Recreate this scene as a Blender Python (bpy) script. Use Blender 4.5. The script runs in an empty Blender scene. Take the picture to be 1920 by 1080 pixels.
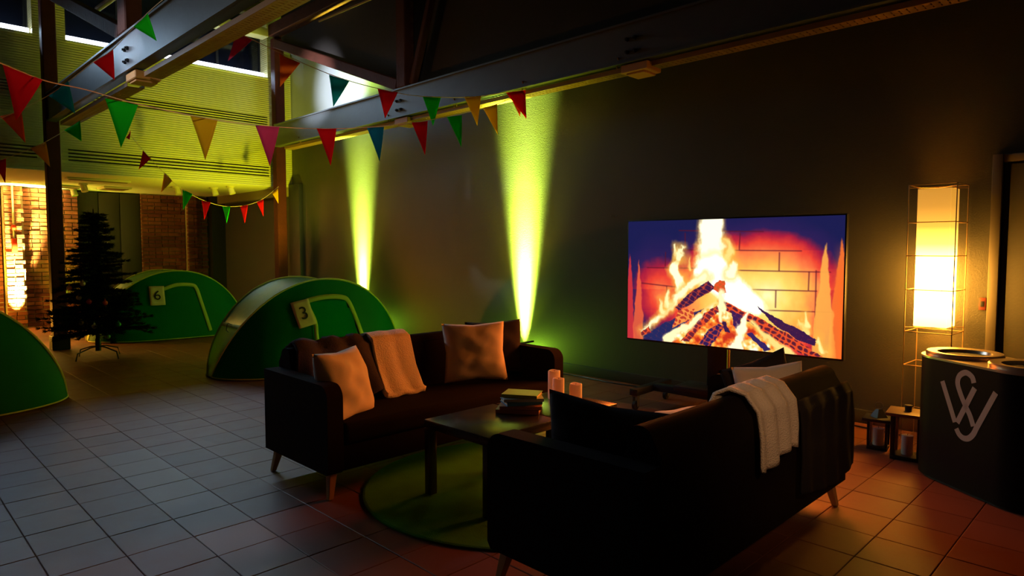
import bpy, bmesh, math, random
import numpy as np
from mathutils import Vector, Matrix, Euler, noise
random.seed(7); rng = np.random.default_rng(7)
sc = bpy.context.scene
C = sc.collection
PI = math.pi
# ------------------------------------------------------------ camera
EYE = Vector((0, 0, 1.43)); FOC = 1249.0; PITCH = math.atan(73 / FOC)
cd = bpy.data.cameras.new('camera'); cam = bpy.data.objects.new('camera', cd); C.objects.link(cam)
cam.location = EYE; cam.rotation_euler = (PI / 2 - PITCH, 0, PI / 4)
cd.sensor_width = 36; cd.lens = FOC / 1920 * 36; cd.clip_end = 100
sc.camera = cam
# ------------------------------------------------------------ view and world
sc.view_settings.view_transform = 'Standard'; sc.view_settings.look = 'None'
sc.view_settings.gamma = 1; sc.view_settings.exposure = 0.0
sc.view_settings.use_curve_mapping = False
sc.cycles.use_denoising = True
sc.cycles.max_bounces = 8
sc.cycles.sample_clamp_indirect = 6
w = bpy.data.worlds.new('night'); sc.world = w; w.use_nodes = True
w.node_tree.nodes['Background'].inputs[0].default_value = (0.5, 0.6, 1, 1)
w.node_tree.nodes['Background'].inputs[1].default_value = 0.002

def spot(name, loc, target, col, energy, angle, blend=1.0, size=.05):
    l = bpy.data.lights.new(name, 'SPOT'); l.color = col; l.energy = energy
    l.spot_size = math.radians(angle); l.spot_blend = blend; l.shadow_soft_size = size
    o = bpy.data.objects.new(name, l); C.objects.link(o); o.location = loc
    o.rotation_euler = (Vector(target) - Vector(loc)).to_track_quat('-Z', 'Y').to_euler(); return o
def area(name, loc, target, col, energy, sx, sy, spread=180):
    l = bpy.data.lights.new(name, 'AREA'); l.color = col; l.energy = energy; l.shape = 'RECTANGLE'
    l.size = sx; l.size_y = sy; l.spread = math.radians(spread)
    o = bpy.data.objects.new(name, l); C.objects.link(o); o.location = loc
    o.rotation_euler = (Vector(target) - Vector(loc)).to_track_quat('-Z', 'Y').to_euler(); return o
def point(name, loc, col, energy, size=.05):
    l = bpy.data.lights.new(name, 'POINT'); l.color = col; l.energy = energy; l.shadow_soft_size = size
    o = bpy.data.objects.new(name, l); C.objects.link(o); o.location = loc; return o
LIME = (0.50, 0.85, 0.0)
# uplights at the foot of the long wall: a tight grazing beam and a faint skirt each
for x, e in ((-5.66, 1.0), (-9.27, .8)):
    spot('uplight_beam_light', (x, 5.77, .13), (x, 5.885, 1.9), (.60, .92, .08), 70000 * e, 23, 1, .08)
    spot('uplight_core_light', (x, 5.76, .13), (x, 5.90, 1.15), (.72, .95, .26), 26000 * e, 15, 1, .04)
    point('uplight_spill_light', (x, 5.62, .16), (.40, .90, .03), 22, .04)
    spot('uplight_tray_light', (x, 5.50, .2), (x, 5.46, 3.1), (.80, .85, .01), 420, 62, 1, .03)
    spot('uplight_skirt_light', (x, 5.66, .16), (x, 5.76, 3.0), LIME, 90 * e, 80, 1, .03)
# brick corner uplight and washes thrown on the bulkhead and the low ceiling
spot('corner_uplight_light', (-14.55, 2.14, .12), (-14.74, 2.14, 1.1), (1, .78, .16), 30000, 40, 1, .04)
spot('corner_fill_light', (-14.2, 1.2, .25), (-14.9, 2.4, 2.0), (1, .58, .05), 500, 75, 1, .05)
point('corner_spill_light', (-14.2, 1.55, .45), (1, .50, .03), 55, .08)
spot('corner_lime_light', (-14.7, 2.95, .2), (-14.8, 2.9, 2.5), (.45, 1, .02), 90, 80, 1, .05)
spot('bulkhead_wash_light', (-9.7, 4.9, .35), (-11.6, 4.75, 3.4), (.80, .80, .01), 640, 75, 1, .08)
spot('amber_wash_light', (-12.7, 1.7, .3), (-8.0, 5.88, 1.2), (1, .36, .03), 240, 80, 1, .08)
# LED strips lying on the two clerestory sills
area('sill_strip_light', (-11.67, 3.92, 4.549), (-4.6, 3.92, .2), (.50, .74, 1), 20, 3.0, .014, 62)
area('sill_strip_light', (-11.67, .55, 4.549), (-4.4, .55, .2), (.50, .74, 1), 10, 2.9, .014, 62)
# added cool spots without fixtures, for the bright patches on beam and wall
spot('cool_spot_light', (-8.6, -1.2, 4.9), (-7.45, 2.1, 3.4), (.82, .88, 1), 800, 14, .8, .05)
spot('cool_spot_light', (-9.2, 3.3, 3.8), (-9.85, 5.88, 4.05), (.80, .88, 1), 700, 38, .8, .05)
spot('front_fill_light', (1.2, -3.2, 3.9), (-7.2, 3.6, 3.05), (1, .88, .62), 860, 23, 1, .25)  # added fill from behind the viewpoint, brightens the pennants
spot('side_fill_light', (1.5, .6, 3.0), (-1.2, 2.95, .85), (1, .52, .24), 210, 22, 1, .25)  # added warm fill, no lamp there, lifts the knitted throw

# ------------------------------------------------------------ helpers
def at(px, py, depth):
    a = (px - 960) / FOC; b = -(py - 540) / FOC
    s = 2 ** -.5; fw = Vector((-s, s, 0)); R = Vector((s, s, 0)); up = Vector((0, 0, 1))
    F = fw * math.cos(PITCH) - up * math.sin(PITCH); U = fw * math.sin(PITCH) + up * math.cos(PITCH)
    return EYE + (F + R * a + U * b) * depth
def proj(p):
    s = 2 ** -.5; d = Vector(p) - EYE
    fw = Vector((-s, s, 0)); R = Vector((s, s, 0)); up = Vector((0, 0, 1))
    F = fw * math.cos(PITCH) - up * math.sin(PITCH); U = fw * math.sin(PITCH) + up * math.cos(PITCH)
    z = d.dot(F)
    return (960 + FOC * d.dot(R) / z, 540 - FOC * d.dot(U) / z, z) if z > .05 else (-9999, -9999, z)

MATS = {}
def mat(name, col, rough=.6, metal=0, spec=.5, bump=0, bscale=60, var=0, vscale=8, transl=0, emit=None, estr=0, coat=0, sheen=0):
    if name in MATS: return MATS[name]
    m = bpy.data.materials.new(name); m.use_nodes = True; MATS[name] = m
    nt = m.node_tree; b = nt.nodes['Principled BSDF']
    b.inputs['Base Color'].default_value = (*col, 1); b.inputs['Roughness'].default_value = rough
    b.inputs['Metallic'].default_value = metal; b.inputs['Specular IOR Level'].default_value = spec
    b.inputs['Coat Weight'].default_value = coat; b.inputs['Sheen Weight'].default_value = sheen
    tc = nt.nodes.new('ShaderNodeTexCoord')
    if var:
        n = nt.nodes.new('ShaderNodeTexNoise'); n.inputs['Scale'].default_value = vscale; n.inputs['Detail'].default_value = 5
        nt.links.new(tc.outputs['Object'], n.inputs['Vector'])
        r = nt.nodes.new('ShaderNodeMix'); r.data_type = 'RGBA'
        r.inputs[6].default_value = (*[c * (1 - var) for c in col], 1); r.inputs[7].default_value = (*[min(1, c * (1 + var)) for c in col], 1)
        nt.links.new(n.outputs['Fac'], r.inputs[0]); nt.links.new(r.outputs[2], b.inputs['Base Color'])
    if bump:
        n = nt.nodes.new('ShaderNodeTexNoise'); n.inputs['Scale'].default_value = bscale; n.inputs['Detail'].default_value = 4
        nt.links.new(tc.outputs['Object'], n.inputs['Vector'])
        bp = nt.nodes.new('ShaderNodeBump'); bp.inputs['Strength'].default_value = bump; bp.inputs['Distance'].default_value = .01
        nt.links.new(n.outputs['Fac'], bp.inputs['Height']); nt.links.new(bp.outputs[0], b.inputs['Normal'])
    if transl:
        t = nt.nodes.new('ShaderNodeBsdfTranslucent'); t.inputs[0].default_value = (*col, 1)
        mx = nt.nodes.new('ShaderNodeMixShader'); mx.inputs[0].default_value = transl
        out = nt.nodes['Material Output']
        nt.links.new(b.outputs[0], mx.inputs[1]); nt.links.new(t.outputs[0], mx.inputs[2]); nt.links.new(mx.outputs[0], out.inputs[0])
    if emit:
        b.inputs['Emission Color'].default_value = (*emit, 1); b.inputs['Emission Strength'].default_value = estr
    return m

def mesh_obj(name, verts, faces, m=None, parent=None, smooth=False, loc=None):
    me = bpy.data.meshes.new(name); me.from_pydata([tuple(v) for v in verts], [], faces)
    if smooth: me.polygons.foreach_set('use_smooth', [True] * len(me.polygons))
    me.update(); o = bpy.data.objects.new(name, me); C.objects.link(o)
    if m: me.materials.append(m)
    if parent: o.parent = parent
    if loc: o.location = loc
    return o
def bm_obj(name, bm, m=None, parent=None, smooth=False, loc=None):
    me = bpy.data.meshes.new(name); bmesh.ops.recalc_face_normals(bm, faces=bm.faces[:]); bm.to_mesh(me); bm.free()
    if smooth:
        me.polygons.foreach_set('use_smooth', [True] * len(me.polygons))
        try: me.set_sharp_from_angle(angle=math.radians(40))
        except Exception: pass
    o = bpy.data.objects.new(name, me); C.objects.link(o)
    if m: me.materials.append(m)
    if parent: o.parent = parent
    if loc: o.location = loc
    return o
def add_box(bm, c, s, bevel=0, rot=None, seg=2):
    r = bmesh.ops.create_cube(bm, size=1); vs = r['verts']
    bmesh.ops.scale(bm, vec=s, verts=vs)
    if bevel:
        es = list({e for v in vs for e in v.link_edges})
        q = bmesh.ops.bevel(bm, geom=es, offset=bevel, segments=seg, profile=.5, affect='EDGES'); vs = list({v for f in q['faces'] for v in f.verts} | {v for v in vs if v.is_valid})
    if rot: bmesh.ops.transform(bm, matrix=Euler(rot).to_matrix().to_4x4(), verts=vs)
    bmesh.ops.translate(bm, vec=c, verts=vs); return vs
def box(name, lo, hi, m, parent=None, bevel=0, seg=2):
    bm = bmesh.new(); c = [(a + b) / 2 for a, b in zip(lo, hi)]; s = [abs(b - a) for a, b in zip(lo, hi)]
    add_box(bm, c, s, bevel, seg=seg); return bm_obj(name, bm, m, parent, bool(bevel) and seg > 1)
def add_cyl(bm, p0, p1, r0, r1=None, n=16, caps=True):
    p0 = Vector(p0); p1 = Vector(p1); d = p1 - p0; r1 = r0 if r1 is None else r1
    M = Matrix.Translation((p0 + p1) / 2) @ d.to_track_quat('Z', 'Y').to_matrix().to_4x4()
    return bmesh.ops.create_cone(bm, cap_ends=caps, segments=n, radius1=r0, radius2=r1, depth=d.length, matrix=M)['verts']
def cyl(name, p0, p1, r0, m, parent=None, r1=None, n=16):
    bm = bmesh.new(); add_cyl(bm, p0, p1, r0, r1, n); return bm_obj(name, bm, m, parent, True)
def tube(bm, pts, r, n=6):
    pts = [Vector(p) for p in pts]; rings = []
    for i, p in enumerate(pts):
        t = (pts[min(i + 1, len(pts) - 1)] - pts[max(i - 1, 0)]).normalized()
        up = Vector((0, 0, 1)) if abs(t.z) < .9 else Vector((1, 0, 0))
        a = t.cross(up).normalized(); b = a.cross(t)
        rings.append([bm.verts.new(p + (a * math.cos(k * 2 * PI / n) + b * math.sin(k * 2 * PI / n)) * r) for k in range(n)])
    for i in range(len(rings) - 1):
        for k in range(n):
            bm.faces.new((rings[i][k], rings[i][(k + 1) % n], rings[i + 1][(k + 1) % n], rings[i + 1][k]))
    bm.faces.new(rings[0][::-1]); bm.faces.new(rings[-1])
def add_prism(bm, prof, y0, y1, axis='y'):
    """profile of (x,z) points extruded along y (or (y,z) along x)"""
    f = (lambda p, t: (p[0], t, p[1])) if axis == 'y' else (lambda p, t: (t, p[0], p[1])) if axis == 'x' else (lambda p, t: (p[0], p[1], t))
    a = [bm.verts.new(f(p, y0)) for p in prof]; b = [bm.verts.new(f(p, y1)) for p in prof]; n = len(prof)
    bm.faces.new(a); bm.faces.new(b[::-1])
    for i in range(n): bm.faces.new((a[i], b[i], b[(i + 1) % n], a[(i + 1) % n]))
def thing(name, label, cat, loc=(0, 0, 0), rotz=0, group=None):
    o = bpy.data.objects.new(name, None); C.objects.link(o); o.empty_display_size = .1
    o.location = loc; o.rotation_euler = (0, 0, rotz); o['label'] = label; o['category'] = cat
    if group: o['group'] = group
    return o
def tag(o, label, cat, group=None):
    o['label'] = label; o['category'] = cat
    if group: o['group'] = group
    return o
def struct(o, label=None, cat='wall'):
    o['kind'] = 'structure'; o['category'] = cat
    if label: o['label'] = label
    return o
def loft(name, rows, m, parent=None, smooth=True, thick=0, closed=False):
    """grid of points -> surface"""
    nr = len(rows); nc = len(rows[0]); v = [p for r in rows for p in r]; f = []
    for i in range(nr - 1):
        for j in range(nc - 1 if not closed else nc):
            f.append((i * nc + j, i * nc + (j + 1) % nc, (i + 1) * nc + (j + 1) % nc, (i + 1) * nc + j))
    o = mesh_obj(name, v, f, m, parent, smooth)
    if thick:
        md = o.modifiers.new('thickness', 'SOLIDIFY'); md.thickness = thick; md.offset = 0
    return o
def text_mesh(name, s, size, m, parent, M, ext=.0006):
    cu = bpy.data.curves.new(name, 'FONT'); cu.body = s; cu.size = size; cu.extrude = ext; cu.align_x = 'CENTER'; cu.align_y = 'CENTER'
    t = bpy.data.objects.new(name, cu); C.objects.link(t)
    dg = bpy.context.evaluated_depsgraph_get(); me = bpy.data.meshes.new_from_object(t.evaluated_get(dg)); me.name = name
    bpy.data.objects.remove(t); o = bpy.data.objects.new(name, me); C.objects.link(o); me.materials.clear(); me.materials.append(m)
    me.transform(M)
    if parent: o.parent = parent
    return o

# ------------------------------------------------------------ materials
black_wall = mat('dark_wall_paint', (.065, .060, .046), .5, bump=.25, bscale=90, var=.22, vscale=1.3)
upper_wall = mat('upper_wall_paint', (.42, .45, .48), .6, bump=.1, bscale=40, var=.12, vscale=2)
roof_wood = mat('dark_roof_boards', (.018, .012, .010), .8, bump=.3, bscale=20, var=.3)
wood_beam = mat('reddish_old_timber', (.06, .015, .008), .75, spec=.2, bump=.5, bscale=25, var=.4, vscale=5)
post_wood = mat('dark_post_timber', (.07, .011, .007), .75, spec=.2, bump=.5, bscale=25, var=.4, vscale=5)
steel = mat('grey_steel', (.11, .12, .135), .45, .35, bump=.1, bscale=30, var=.12)
tray_metal = mat('perforated_tray_metal', (.28, .15, .06), .45, .25)
fabric_dark = mat('charcoal_brown_upholstery', (.0095, .0052, .0045), .95, spec=.08, bump=.35, bscale=500, var=.2)
leg_wood = mat('blond_leg_wood', (.46, .28, .09), .45, bump=.1)
grout = mat('grout', (.085, .035, .022), .9)
cream = mat('cream_cotton', (.70, .60, .50), .9, spec=.2, bump=.35, bscale=300, var=.06, sheen=.2)
cream_fleece = mat('cream_fleece', (.78, .66, .52), .95, spec=.1, bump=.8, bscale=120, var=.08, sheen=.3)
knit = mat('ivory_knit', (.90, .78, .64), .95, spec=.1, bump=.9, bscale=170, var=.08)
grey_knit = mat('dark_grey_wool', (.06, .05, .055), .95, spec=.15, bump=.7, bscale=160, var=.25)
dark_cotton = mat('dark_cushion_cotton', (.022, .018, .018), .9, spec=.2, bump=.4, bscale=250, var=.2)
table_black = mat('black_brown_table_top', (.030, .026, .020), .24, spec=.8, bump=.03, bscale=80)
frame_black = mat('black_metal', (.02, .02, .022), .45, .3)
plastic_black = mat('black_plastic', (.015, .015, .016), .4)
candle_wax = mat('ivory_wax', (.95, .78, .60), .5, transl=.3)
paper = mat('white_paper', (.80, .66, .45), .8)
ink = mat('black_ink', (.012, .012, .012), .7)
roof_cloth = mat('green_tent_roof_nylon', (.004, .16, .06), .28, spec=.7, transl=.2, bump=.25, bscale=12)
green_cloth = mat('deep_green_tent_nylon', (.001, .17, .05), .6, spec=.1, transl=.38, bump=.25, bscale=12)
lime_cloth = mat('lime_tent_nylon', (.36, .55, .06), .5, transl=.45, bump=.3, bscale=14)
lime_trim = mat('lime_tape', (.55, .66, .14), .7, transl=.2)
cream_ceiling = mat('cream_ceiling_paint', (.66, .62, .52), .8, bump=.1, bscale=20)

def bricks_mat():
    m = bpy.data.materials.new('old_red_brick'); m.use_nodes = True; nt = m.node_tree; b = nt.nodes['Principled BSDF']
    g = nt.nodes.new('ShaderNodeNewGeometry'); sp = nt.nodes.new('ShaderNodeVectorMath'); sp.operation = 'MULTIPLY'
    sp.inputs[1].default_value = (0, 3.0, 12.98); nt.links.new(g.outputs['Position'], sp.inputs[0])
    fl = nt.nodes.new('ShaderNodeVectorMath'); fl.operation = 'FLOOR'; nt.links.new(sp.outputs[0], fl.inputs[0])
    wn = nt.nodes.new('ShaderNodeTexWhiteNoise'); nt.links.new(fl.outputs[0], wn.inputs['Vector'])
    cr = nt.nodes.new('ShaderNodeValToRGB'); e = cr.color_ramp.elements
    e[0].color = (.15, .035, .018, 1); e[1].color = (.34, .115, .055, 1); e.new(.5).color = (.24, .06, .03, 1)
    nt.links.new(wn.outputs['Value'], cr.inputs[0])
    n = nt.nodes.new('ShaderNodeTexNoise'); n.inputs['Scale'].default_value = 18; n.inputs['Detail'].default_value = 6; nt.links.new(g.outputs['Position'], n.inputs['Vector'])
    mx = nt.nodes.new('ShaderNodeMix'); mx.data_type = 'RGBA'; mx.blend_type = 'MULTIPLY'; mx.inputs[0].default_value = .6
    nt.links.new(cr.outputs[0], mx.inputs[6]); nt.links.new(n.outputs['Fac'], mx.inputs[7]); nt.links.new(mx.outputs[2], b.inputs['Base Color'])
    bp = nt.nodes.new('ShaderNodeBump'); bp.inputs['Strength'].default_value = .6; bp.inputs['Distance'].default_value = .01
    nt.links.new(n.outputs['Fac'], bp.inputs['Height']); nt.links.new(bp.outputs[0], b.inputs['Normal']); b.inputs['Roughness'].default_value = .85
    return m
brick_m = bricks_mat(); mortar_m = mat('pale_mortar', (.48, .40, .30), .95, bump=.5, bscale=60)

def tile_mat(name, c0, c1):
    m = bpy.data.materials.new(name); m.use_nodes = True; nt = m.node_tree; b = nt.nodes['Principled BSDF']; b.inputs['Specular IOR Level'].default_value = .3
    g = nt.nodes.new('ShaderNodeNewGeometry')
    mp = nt.nodes.new('ShaderNodeVectorMath'); mp.operation = 'ADD'; mp.inputs[1].default_value = (.712, -.572, 0); nt.links.new(g.outputs['Position'], mp.inputs[0])
    sp = nt.nodes.new('ShaderNodeVectorMath'); sp.operation = 'MULTIPLY'; sp.inputs[1].default_value = (1 / .3, 1 / .3, 0); nt.links.new(mp.outputs[0], sp.inputs[0])
    fl = nt.nodes.new('ShaderNodeVectorMath'); fl.operation = 'FLOOR'; nt.links.new(sp.outputs[0], fl.inputs[0])
    wn = nt.nodes.new('ShaderNodeTexWhiteNoise'); nt.links.new(fl.outputs[0], wn.inputs['Vector'])
    n = nt.nodes.new('ShaderNodeTexNoise'); n.inputs['Scale'].default_value = 7; n.inputs['Detail'].default_value = 8; n.inputs['Roughness'].default_value = .7; nt.links.new(g.outputs['Position'], n.inputs['Vector'])
    a = nt.nodes.new('ShaderNodeMath'); a.operation = 'MULTIPLY_ADD'; a.inputs[1].default_value = .55; a.inputs[2].default_value = 0; nt.links.new(wn.outputs['Value'], a.inputs[0])
    a2 = nt.nodes.new('ShaderNodeMath'); a2.operation = 'MULTIPLY_ADD'; a2.inputs[1].default_value = .6; nt.links.new(n.outputs['Fac'], a2.inputs[0]); nt.links.new(a.outputs[0], a2.inputs[2])
    cr = nt.nodes.new('ShaderNodeValToRGB'); cr.color_ramp.elements[0].color = (*c0, 1); cr.color_ramp.elements[1].color = (*c1, 1)
    nt.links.new(a2.outputs[0], cr.inputs[0]); nt.links.new(cr.outputs[0], b.inputs['Base Color'])
    r = nt.nodes.new('ShaderNodeMapRange'); r.inputs[3].default_value = .38; r.inputs[4].default_value = .62; nt.links.new(n.outputs['Fac'], r.inputs[0]); nt.links.new(r.outputs[0], b.inputs['Roughness'])
    bp = nt.nodes.new('ShaderNodeBump'); bp.inputs['Strength'].default_value = .15; bp.inputs['Distance'].default_value = .004
    nt.links.new(n.outputs['Fac'], bp.inputs['Height']); nt.links.new(bp.outputs[0], b.inputs['Normal'])
    return m
tile_m = tile_mat('brown_grey_tile', (.125, .036, .018), (.215, .074, .040))
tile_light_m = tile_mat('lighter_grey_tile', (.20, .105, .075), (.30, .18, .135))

# ------------------------------------------------------------ floor with its tiles
floor = struct(box('floor', (-15.6, -4, -.10), (1.6, 6.4, -.008), grout), 'dark floor of square brown-grey tiles', 'floor')
def tile_mesh(name, mt):
    h = .1488; bvl = .003; v = []; 
    for z, k in ((-.008, h), (-.002, h), (0, h - bvl)):
        v += [(-k, -k, z), (k, -k, z), (k, k, z), (-k, k, z)]
    f = [(8, 9, 10, 11)]
    for L in (0, 4):
        for i in range(4): f.append((L + i, L + (i + 1) % 4, L + 4 + (i + 1) % 4, L + 4 + i))
    me = bpy.data.meshes.new(name); me.from_pydata(v, [], f); me.materials.append(mt); me.update(); return me, v, f
tm, tv, tf = tile_mesh('tile', tile_m); tml, _, _ = tile_mesh('tile', tile_light_m)
cand = []
for i in range(-3, 50):
    for j in range(-14, 18):
        cx = -.712 + .15 - .3 * i; cy = .572 + .15 + .3 * j
        if cy > 5.85: continue
        px, py, z = proj((cx, cy, 0)); vis = -60 < px < 1980 and 400 < py < 1130 and z > 0
        hid = (-2.0 < cx < -1.3 and 2.05 < cy < 3.9) or (-3.9 < cx < -3.4 and 2.2 < cy < 3.9)
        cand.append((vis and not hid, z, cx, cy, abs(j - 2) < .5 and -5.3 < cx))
near = sorted([c for c in cand if c[0]], key=lambda c: c[1])
for c in near[:300]:
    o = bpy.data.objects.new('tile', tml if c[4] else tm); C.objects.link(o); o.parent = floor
    o.location = (c[2], c[3], random.uniform(-.0007, .0007)); o.rotation_euler = (random.uniform(-.0012, .0012), random.uniform(-.0012, .0012), 0)
rest = near[300:] + [c for c in cand if not c[0]]
V = []; F = []
for c in rest:
    n = len(V); V += [(x + c[2], y + c[3], z) for x, y, z in tv]; F += [tuple(k + n for k in q) for q in tf]
o = mesh_obj('tile_field', V, F, tile_m, floor); o['kind'] = 'stuff'

# ------------------------------------------------------------ long wall on the right
wall = struct(box('wall_right', (-15.6, 5.88, 0), (1.6, 6.1, 3.42), black_wall), 'long dark painted wall lit by two lime uplights', 'wall')
struct(box('wall_right_upper', (-15.6, 5.90, 3.42), (1.6, 6.1, 6.6), upper_wall), 'pale upper wall above the grey steel beam', 'wall')
struct(box('baseboard_right', (-10.9, 5.855, 0), (-1.02, 5.88, .11), mat('dark_baseboard', (.06, .06, .055), .4), None, .004), 'dark baseboard along the long wall', 'baseboard')
struct(box('trim_1', (-11.60, 5.80, 0), (-11.20, 5.88, 2.60), mat('black_pilaster', (.025, .025, .025), .5), None, .005), 'black pilaster where the long wall meets the bulkhead', 'trim')
# door at the far right
door = bpy.data.objects.new('door_1', None); C.objects.link(door); struct(door, 'door with pale frame at the right end of the wall', 'door'); door.location = (0, 0, 0)
door_frame_m = mat('brown_grey_door_frame', (.20, .17, .14), .5)
box('door_frame', (-.965, 5.80, 0), (-.905, 5.88, 2.10), door_frame_m, door, .004)
box('door_jamb', (-.905, 5.84, 0), (-.865, 5.88, 2.04), plastic_black, door, .002)
box('door_leaf', (-.862, 5.83, .01), (.05, 5.875, 2.03), mat('grey_door_leaf', (.15, .14, .12), .5, bump=.1), door, .004)
box('door_frame', (.055, 5.80, 0), (.115, 5.88, 2.10), door_frame_m, door, .004)
box('door_frame', (-.905, 5.82, 2.045), (.055, 5.88, 2.10), door_frame_m, door, .004)
sw = thing('wall_switch', 'small dark red switch box on the wall beside the door', 'switch', (-1.0, 5.88, 1.03))
box('switch_box', (-.022, -.03, -.045), (.022, 0, .045), mat('dark_red_plastic', (.15, .02, .01), .5), sw, .004); box('switch_rocker', (-.012, -.036, -.02), (.012, -.03, .02), plastic_black, sw, .002)
for x in (-4.36, -4.29):
    h = thing('wall_hook', '%s of two small metal hooks on the wall above the screen' % ('left' if x < -4.3 else 'right'), 'hook', (x, 5.88, 1.78), 0, 'metal hooks above the screen')
    bm = bmesh.new(); tube(bm, [(0, 0, .012), (0, -.012, .012), (0, -.016, 0), (0, -.006, -.008)], .003); bm_obj('hook_pin', bm, steel, h)

# ------------------------------------------------------------ bulkhead, clerestory, low ceiling and far wall
siding = mat('cream_siding', (.58, .55, .27), .55)
nt = siding.node_tree; b = nt.nodes['Principled BSDF']; tc = nt.nodes.new('ShaderNodeTexCoord')
wv = nt.nodes.new('ShaderNodeTexWave'); wv.bands_direction = 'Z'; wv.inputs['Scale'].default_value = 9.0; wv.inputs['Distortion'].default_value = .15
nt.links.new(tc.outputs['Object'], wv.inputs['Vector']); bp = nt.nodes.new('ShaderNodeBump'); bp.inputs['Strength'].default_value = .6; bp.inputs['Distance'].default_value = .006
nt.links.new(wv.outputs['Fac'], bp.inputs['Height']); nt.links.new(bp.outputs[0], b.inputs['Normal'])
WX = -11.6
bulk = bpy.data.objects.new('wall_back_bulkhead', None); C.objects.link(bulk); struct(bulk, 'cream sided bulkhead with black slot louvres above the low ceiling', 'wall')
# sheet is built round the louvre slots and window openings as strips
def wall_strips(z_list, y_spans):
    pass
slots = []
for zc, spans in ((3.71, [(2.36, 5.43), (-1.4, 1.95)]), (2.83, [(2.38, 5.44), (-1.4, 2.0)])):
    for k in range(4): slots.append((zc + .06 - (.040 if zc > 3 else .050) * k, spans))
bands = []; z = 2.57
for zc, spans in sorted(slots, key=lambda s: s[0]):
    bands.append((z, zc - .012, None)); bands.append((zc - .012, zc + .012, spans)); z = zc + .012
bands.append((z, 4.47, None))
bm = bmesh.new()
for z0, z1, sp in bands:
    if sp is None: add_box(bm, (WX - .06, .94, (z0 + z1) / 2), (.12, 9.88, z1 - z0))
    else:
        ys = sorted([-4.0] + [y for s in sp for y in s] + [5.88]); 
        for i in range(0, len(ys), 2): add_box(bm, (WX - .06, (ys[i] + ys[i + 1]) / 2, (z0 + z1) / 2), (.12, ys[i + 1] - ys[i], z1 - z0))
bm_obj('siding', bm, siding, bulk)
box('slot_backing', (WX - .16, -4, 2.6), (WX - .125, 5.88, 4.2), plastic_black, bulk)
# piers between the clerestory windows
bm = bmesh.new()
for y0, y1 in ((-4, -1.5), (2.0, 2.40), (5.45, 5.88)): add_box(bm, (WX - .17, (y0 + y1) / 2, 5.1), (.34, y1 - y0, 1.26))
add_box(bm, (WX - .17, .94, 6.15), (.34, 9.88, .85))
bm_obj('window_pier', bm, siding, bulk)
sill_m = mat('white_sill', (.8, .8, .78), .4)
for n, (y0, y1) in enumerate(((2.40, 5.45), (-1.5, 2.0))):
    wn = bpy.data.objects.new('window_%d' % (n + 1), None); C.objects.link(wn)
    struct(wn, ('wide dark clerestory window above the lit sill strip', 'dark clerestory window left of the near timber post')[n], 'window')
    box('window_sill', (WX - .34, y0, 4.44), (WX + .012, y1, 4.475), sill_m, wn, .003)
    gm = mat('night_glass', (.004, .006, .012), .12, spec=.6)
    box('window_pane', (WX - .33, y0, 4.48), (WX - .31, y1, 5.73), gm, wn)
    for k in range(5): box('window_bar', (WX - .31, y0 + (y1 - y0) * k / 4 - .02, 4.48), (WX - .285, y0 + (y1 - y0) * k / 4 + .02, 5.73), frame_black, wn)
    st = thing('light_strip', ('glowing white strip on the sill between the two timber posts', 'glowing white strip on the sill left of the near post')[n], 'lamp', (0, 0, 0))
    em = mat('strip_glow', (1, 1, 1), .5, emit=(.80, .88, 1), estr=6)
    box('glowing_tube', (WX - .13, y0 + .02, 4.50), (WX - .08, y1 - .02, 4.565), em, st, .01)
    box('strip_housing', (WX - .12, y0 + .02, 4.475), (WX - .09, y1 - .02, 4.50), steel, st)
low = struct(box('ceiling_low', (-15.6, -4, 2.56), (WX - .0, 5.88, 2.62), cream_ceiling), 'low cream ceiling before the brick wall', 'ceiling')
struct(box('trim_2', (-15.0, 5.72, 2.40), (WX, 5.88, 2.56), mat('olive_trim', (.26, .20, .08), .6)), 'olive edge moulding under the low ceiling', 'trim')

# brick wall at the back
BX = -15.0
bw = bpy.data.objects.new('wall_back', None); C.objects.link(bw); struct(bw, 'old red brick wall with a dark opening behind the fir tree', 'wall')
secs = [(1.30, 2.00, BX), (2.02, 2.30, BX + .26), (2.32, 3.18, BX + .06), (4.30, 5.14, BX), (5.15, 5.33, BX + .16), (5.34, 5.60, BX + .03)]
L, Hh = .245, .065
bricks = []
mort = bmesh.new()
add_box(mort, (BX - .2, -1.5, 1.3), (.36, 5.6, 2.6))
for y0, y1, x in secs:
    add_box(mort, ((x - .012 + BX - .3) / 2, (y0 + y1) / 2, 1.28), (x - .012 - BX + .3, y1 - y0 - .006, 2.56))
    for r in range(33):
        zc = .04 + r * .077; y = y0 - (.125 if r % 2 else 0)
        k = 0
        while y < y1 - .02:
            l = .115 if (r % 3 == 2) else L
            a = max(y, y0); bb = min(y + l, y1)
            if bb - a > .03: bricks.append((a, bb, zc, x))
            y += l + .012
bm_obj('mortar', mort, mortar_m, bw)
ub = bmesh.new(); add_box(ub, (0, 0, 0), (1, 1, 1), .03, seg=1); ubm = bpy.data.meshes.new('brick'); ub.to_mesh(ubm); ub.free(); ubm.materials.append(brick_m)
def hidden(y, z):
    px, py, d = proj((BX, y, z))
    return px < -5 or (78 < px < 122) or py > 610 or (px > 235 and py > 545) or (px < 40 and z < .4) or py < 350
vis = sorted([q for q in bricks if not hidden((q[0] + q[1]) / 2, q[2])], key=lambda q: -(q[1] - q[0])); 
vs = set(vis[:300])
V = []; F = []; uv_ = [tuple(v.co) for v in ubm.vertices]; uf_ = [tuple(p.vertices) for p in ubm.polygons]
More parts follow.
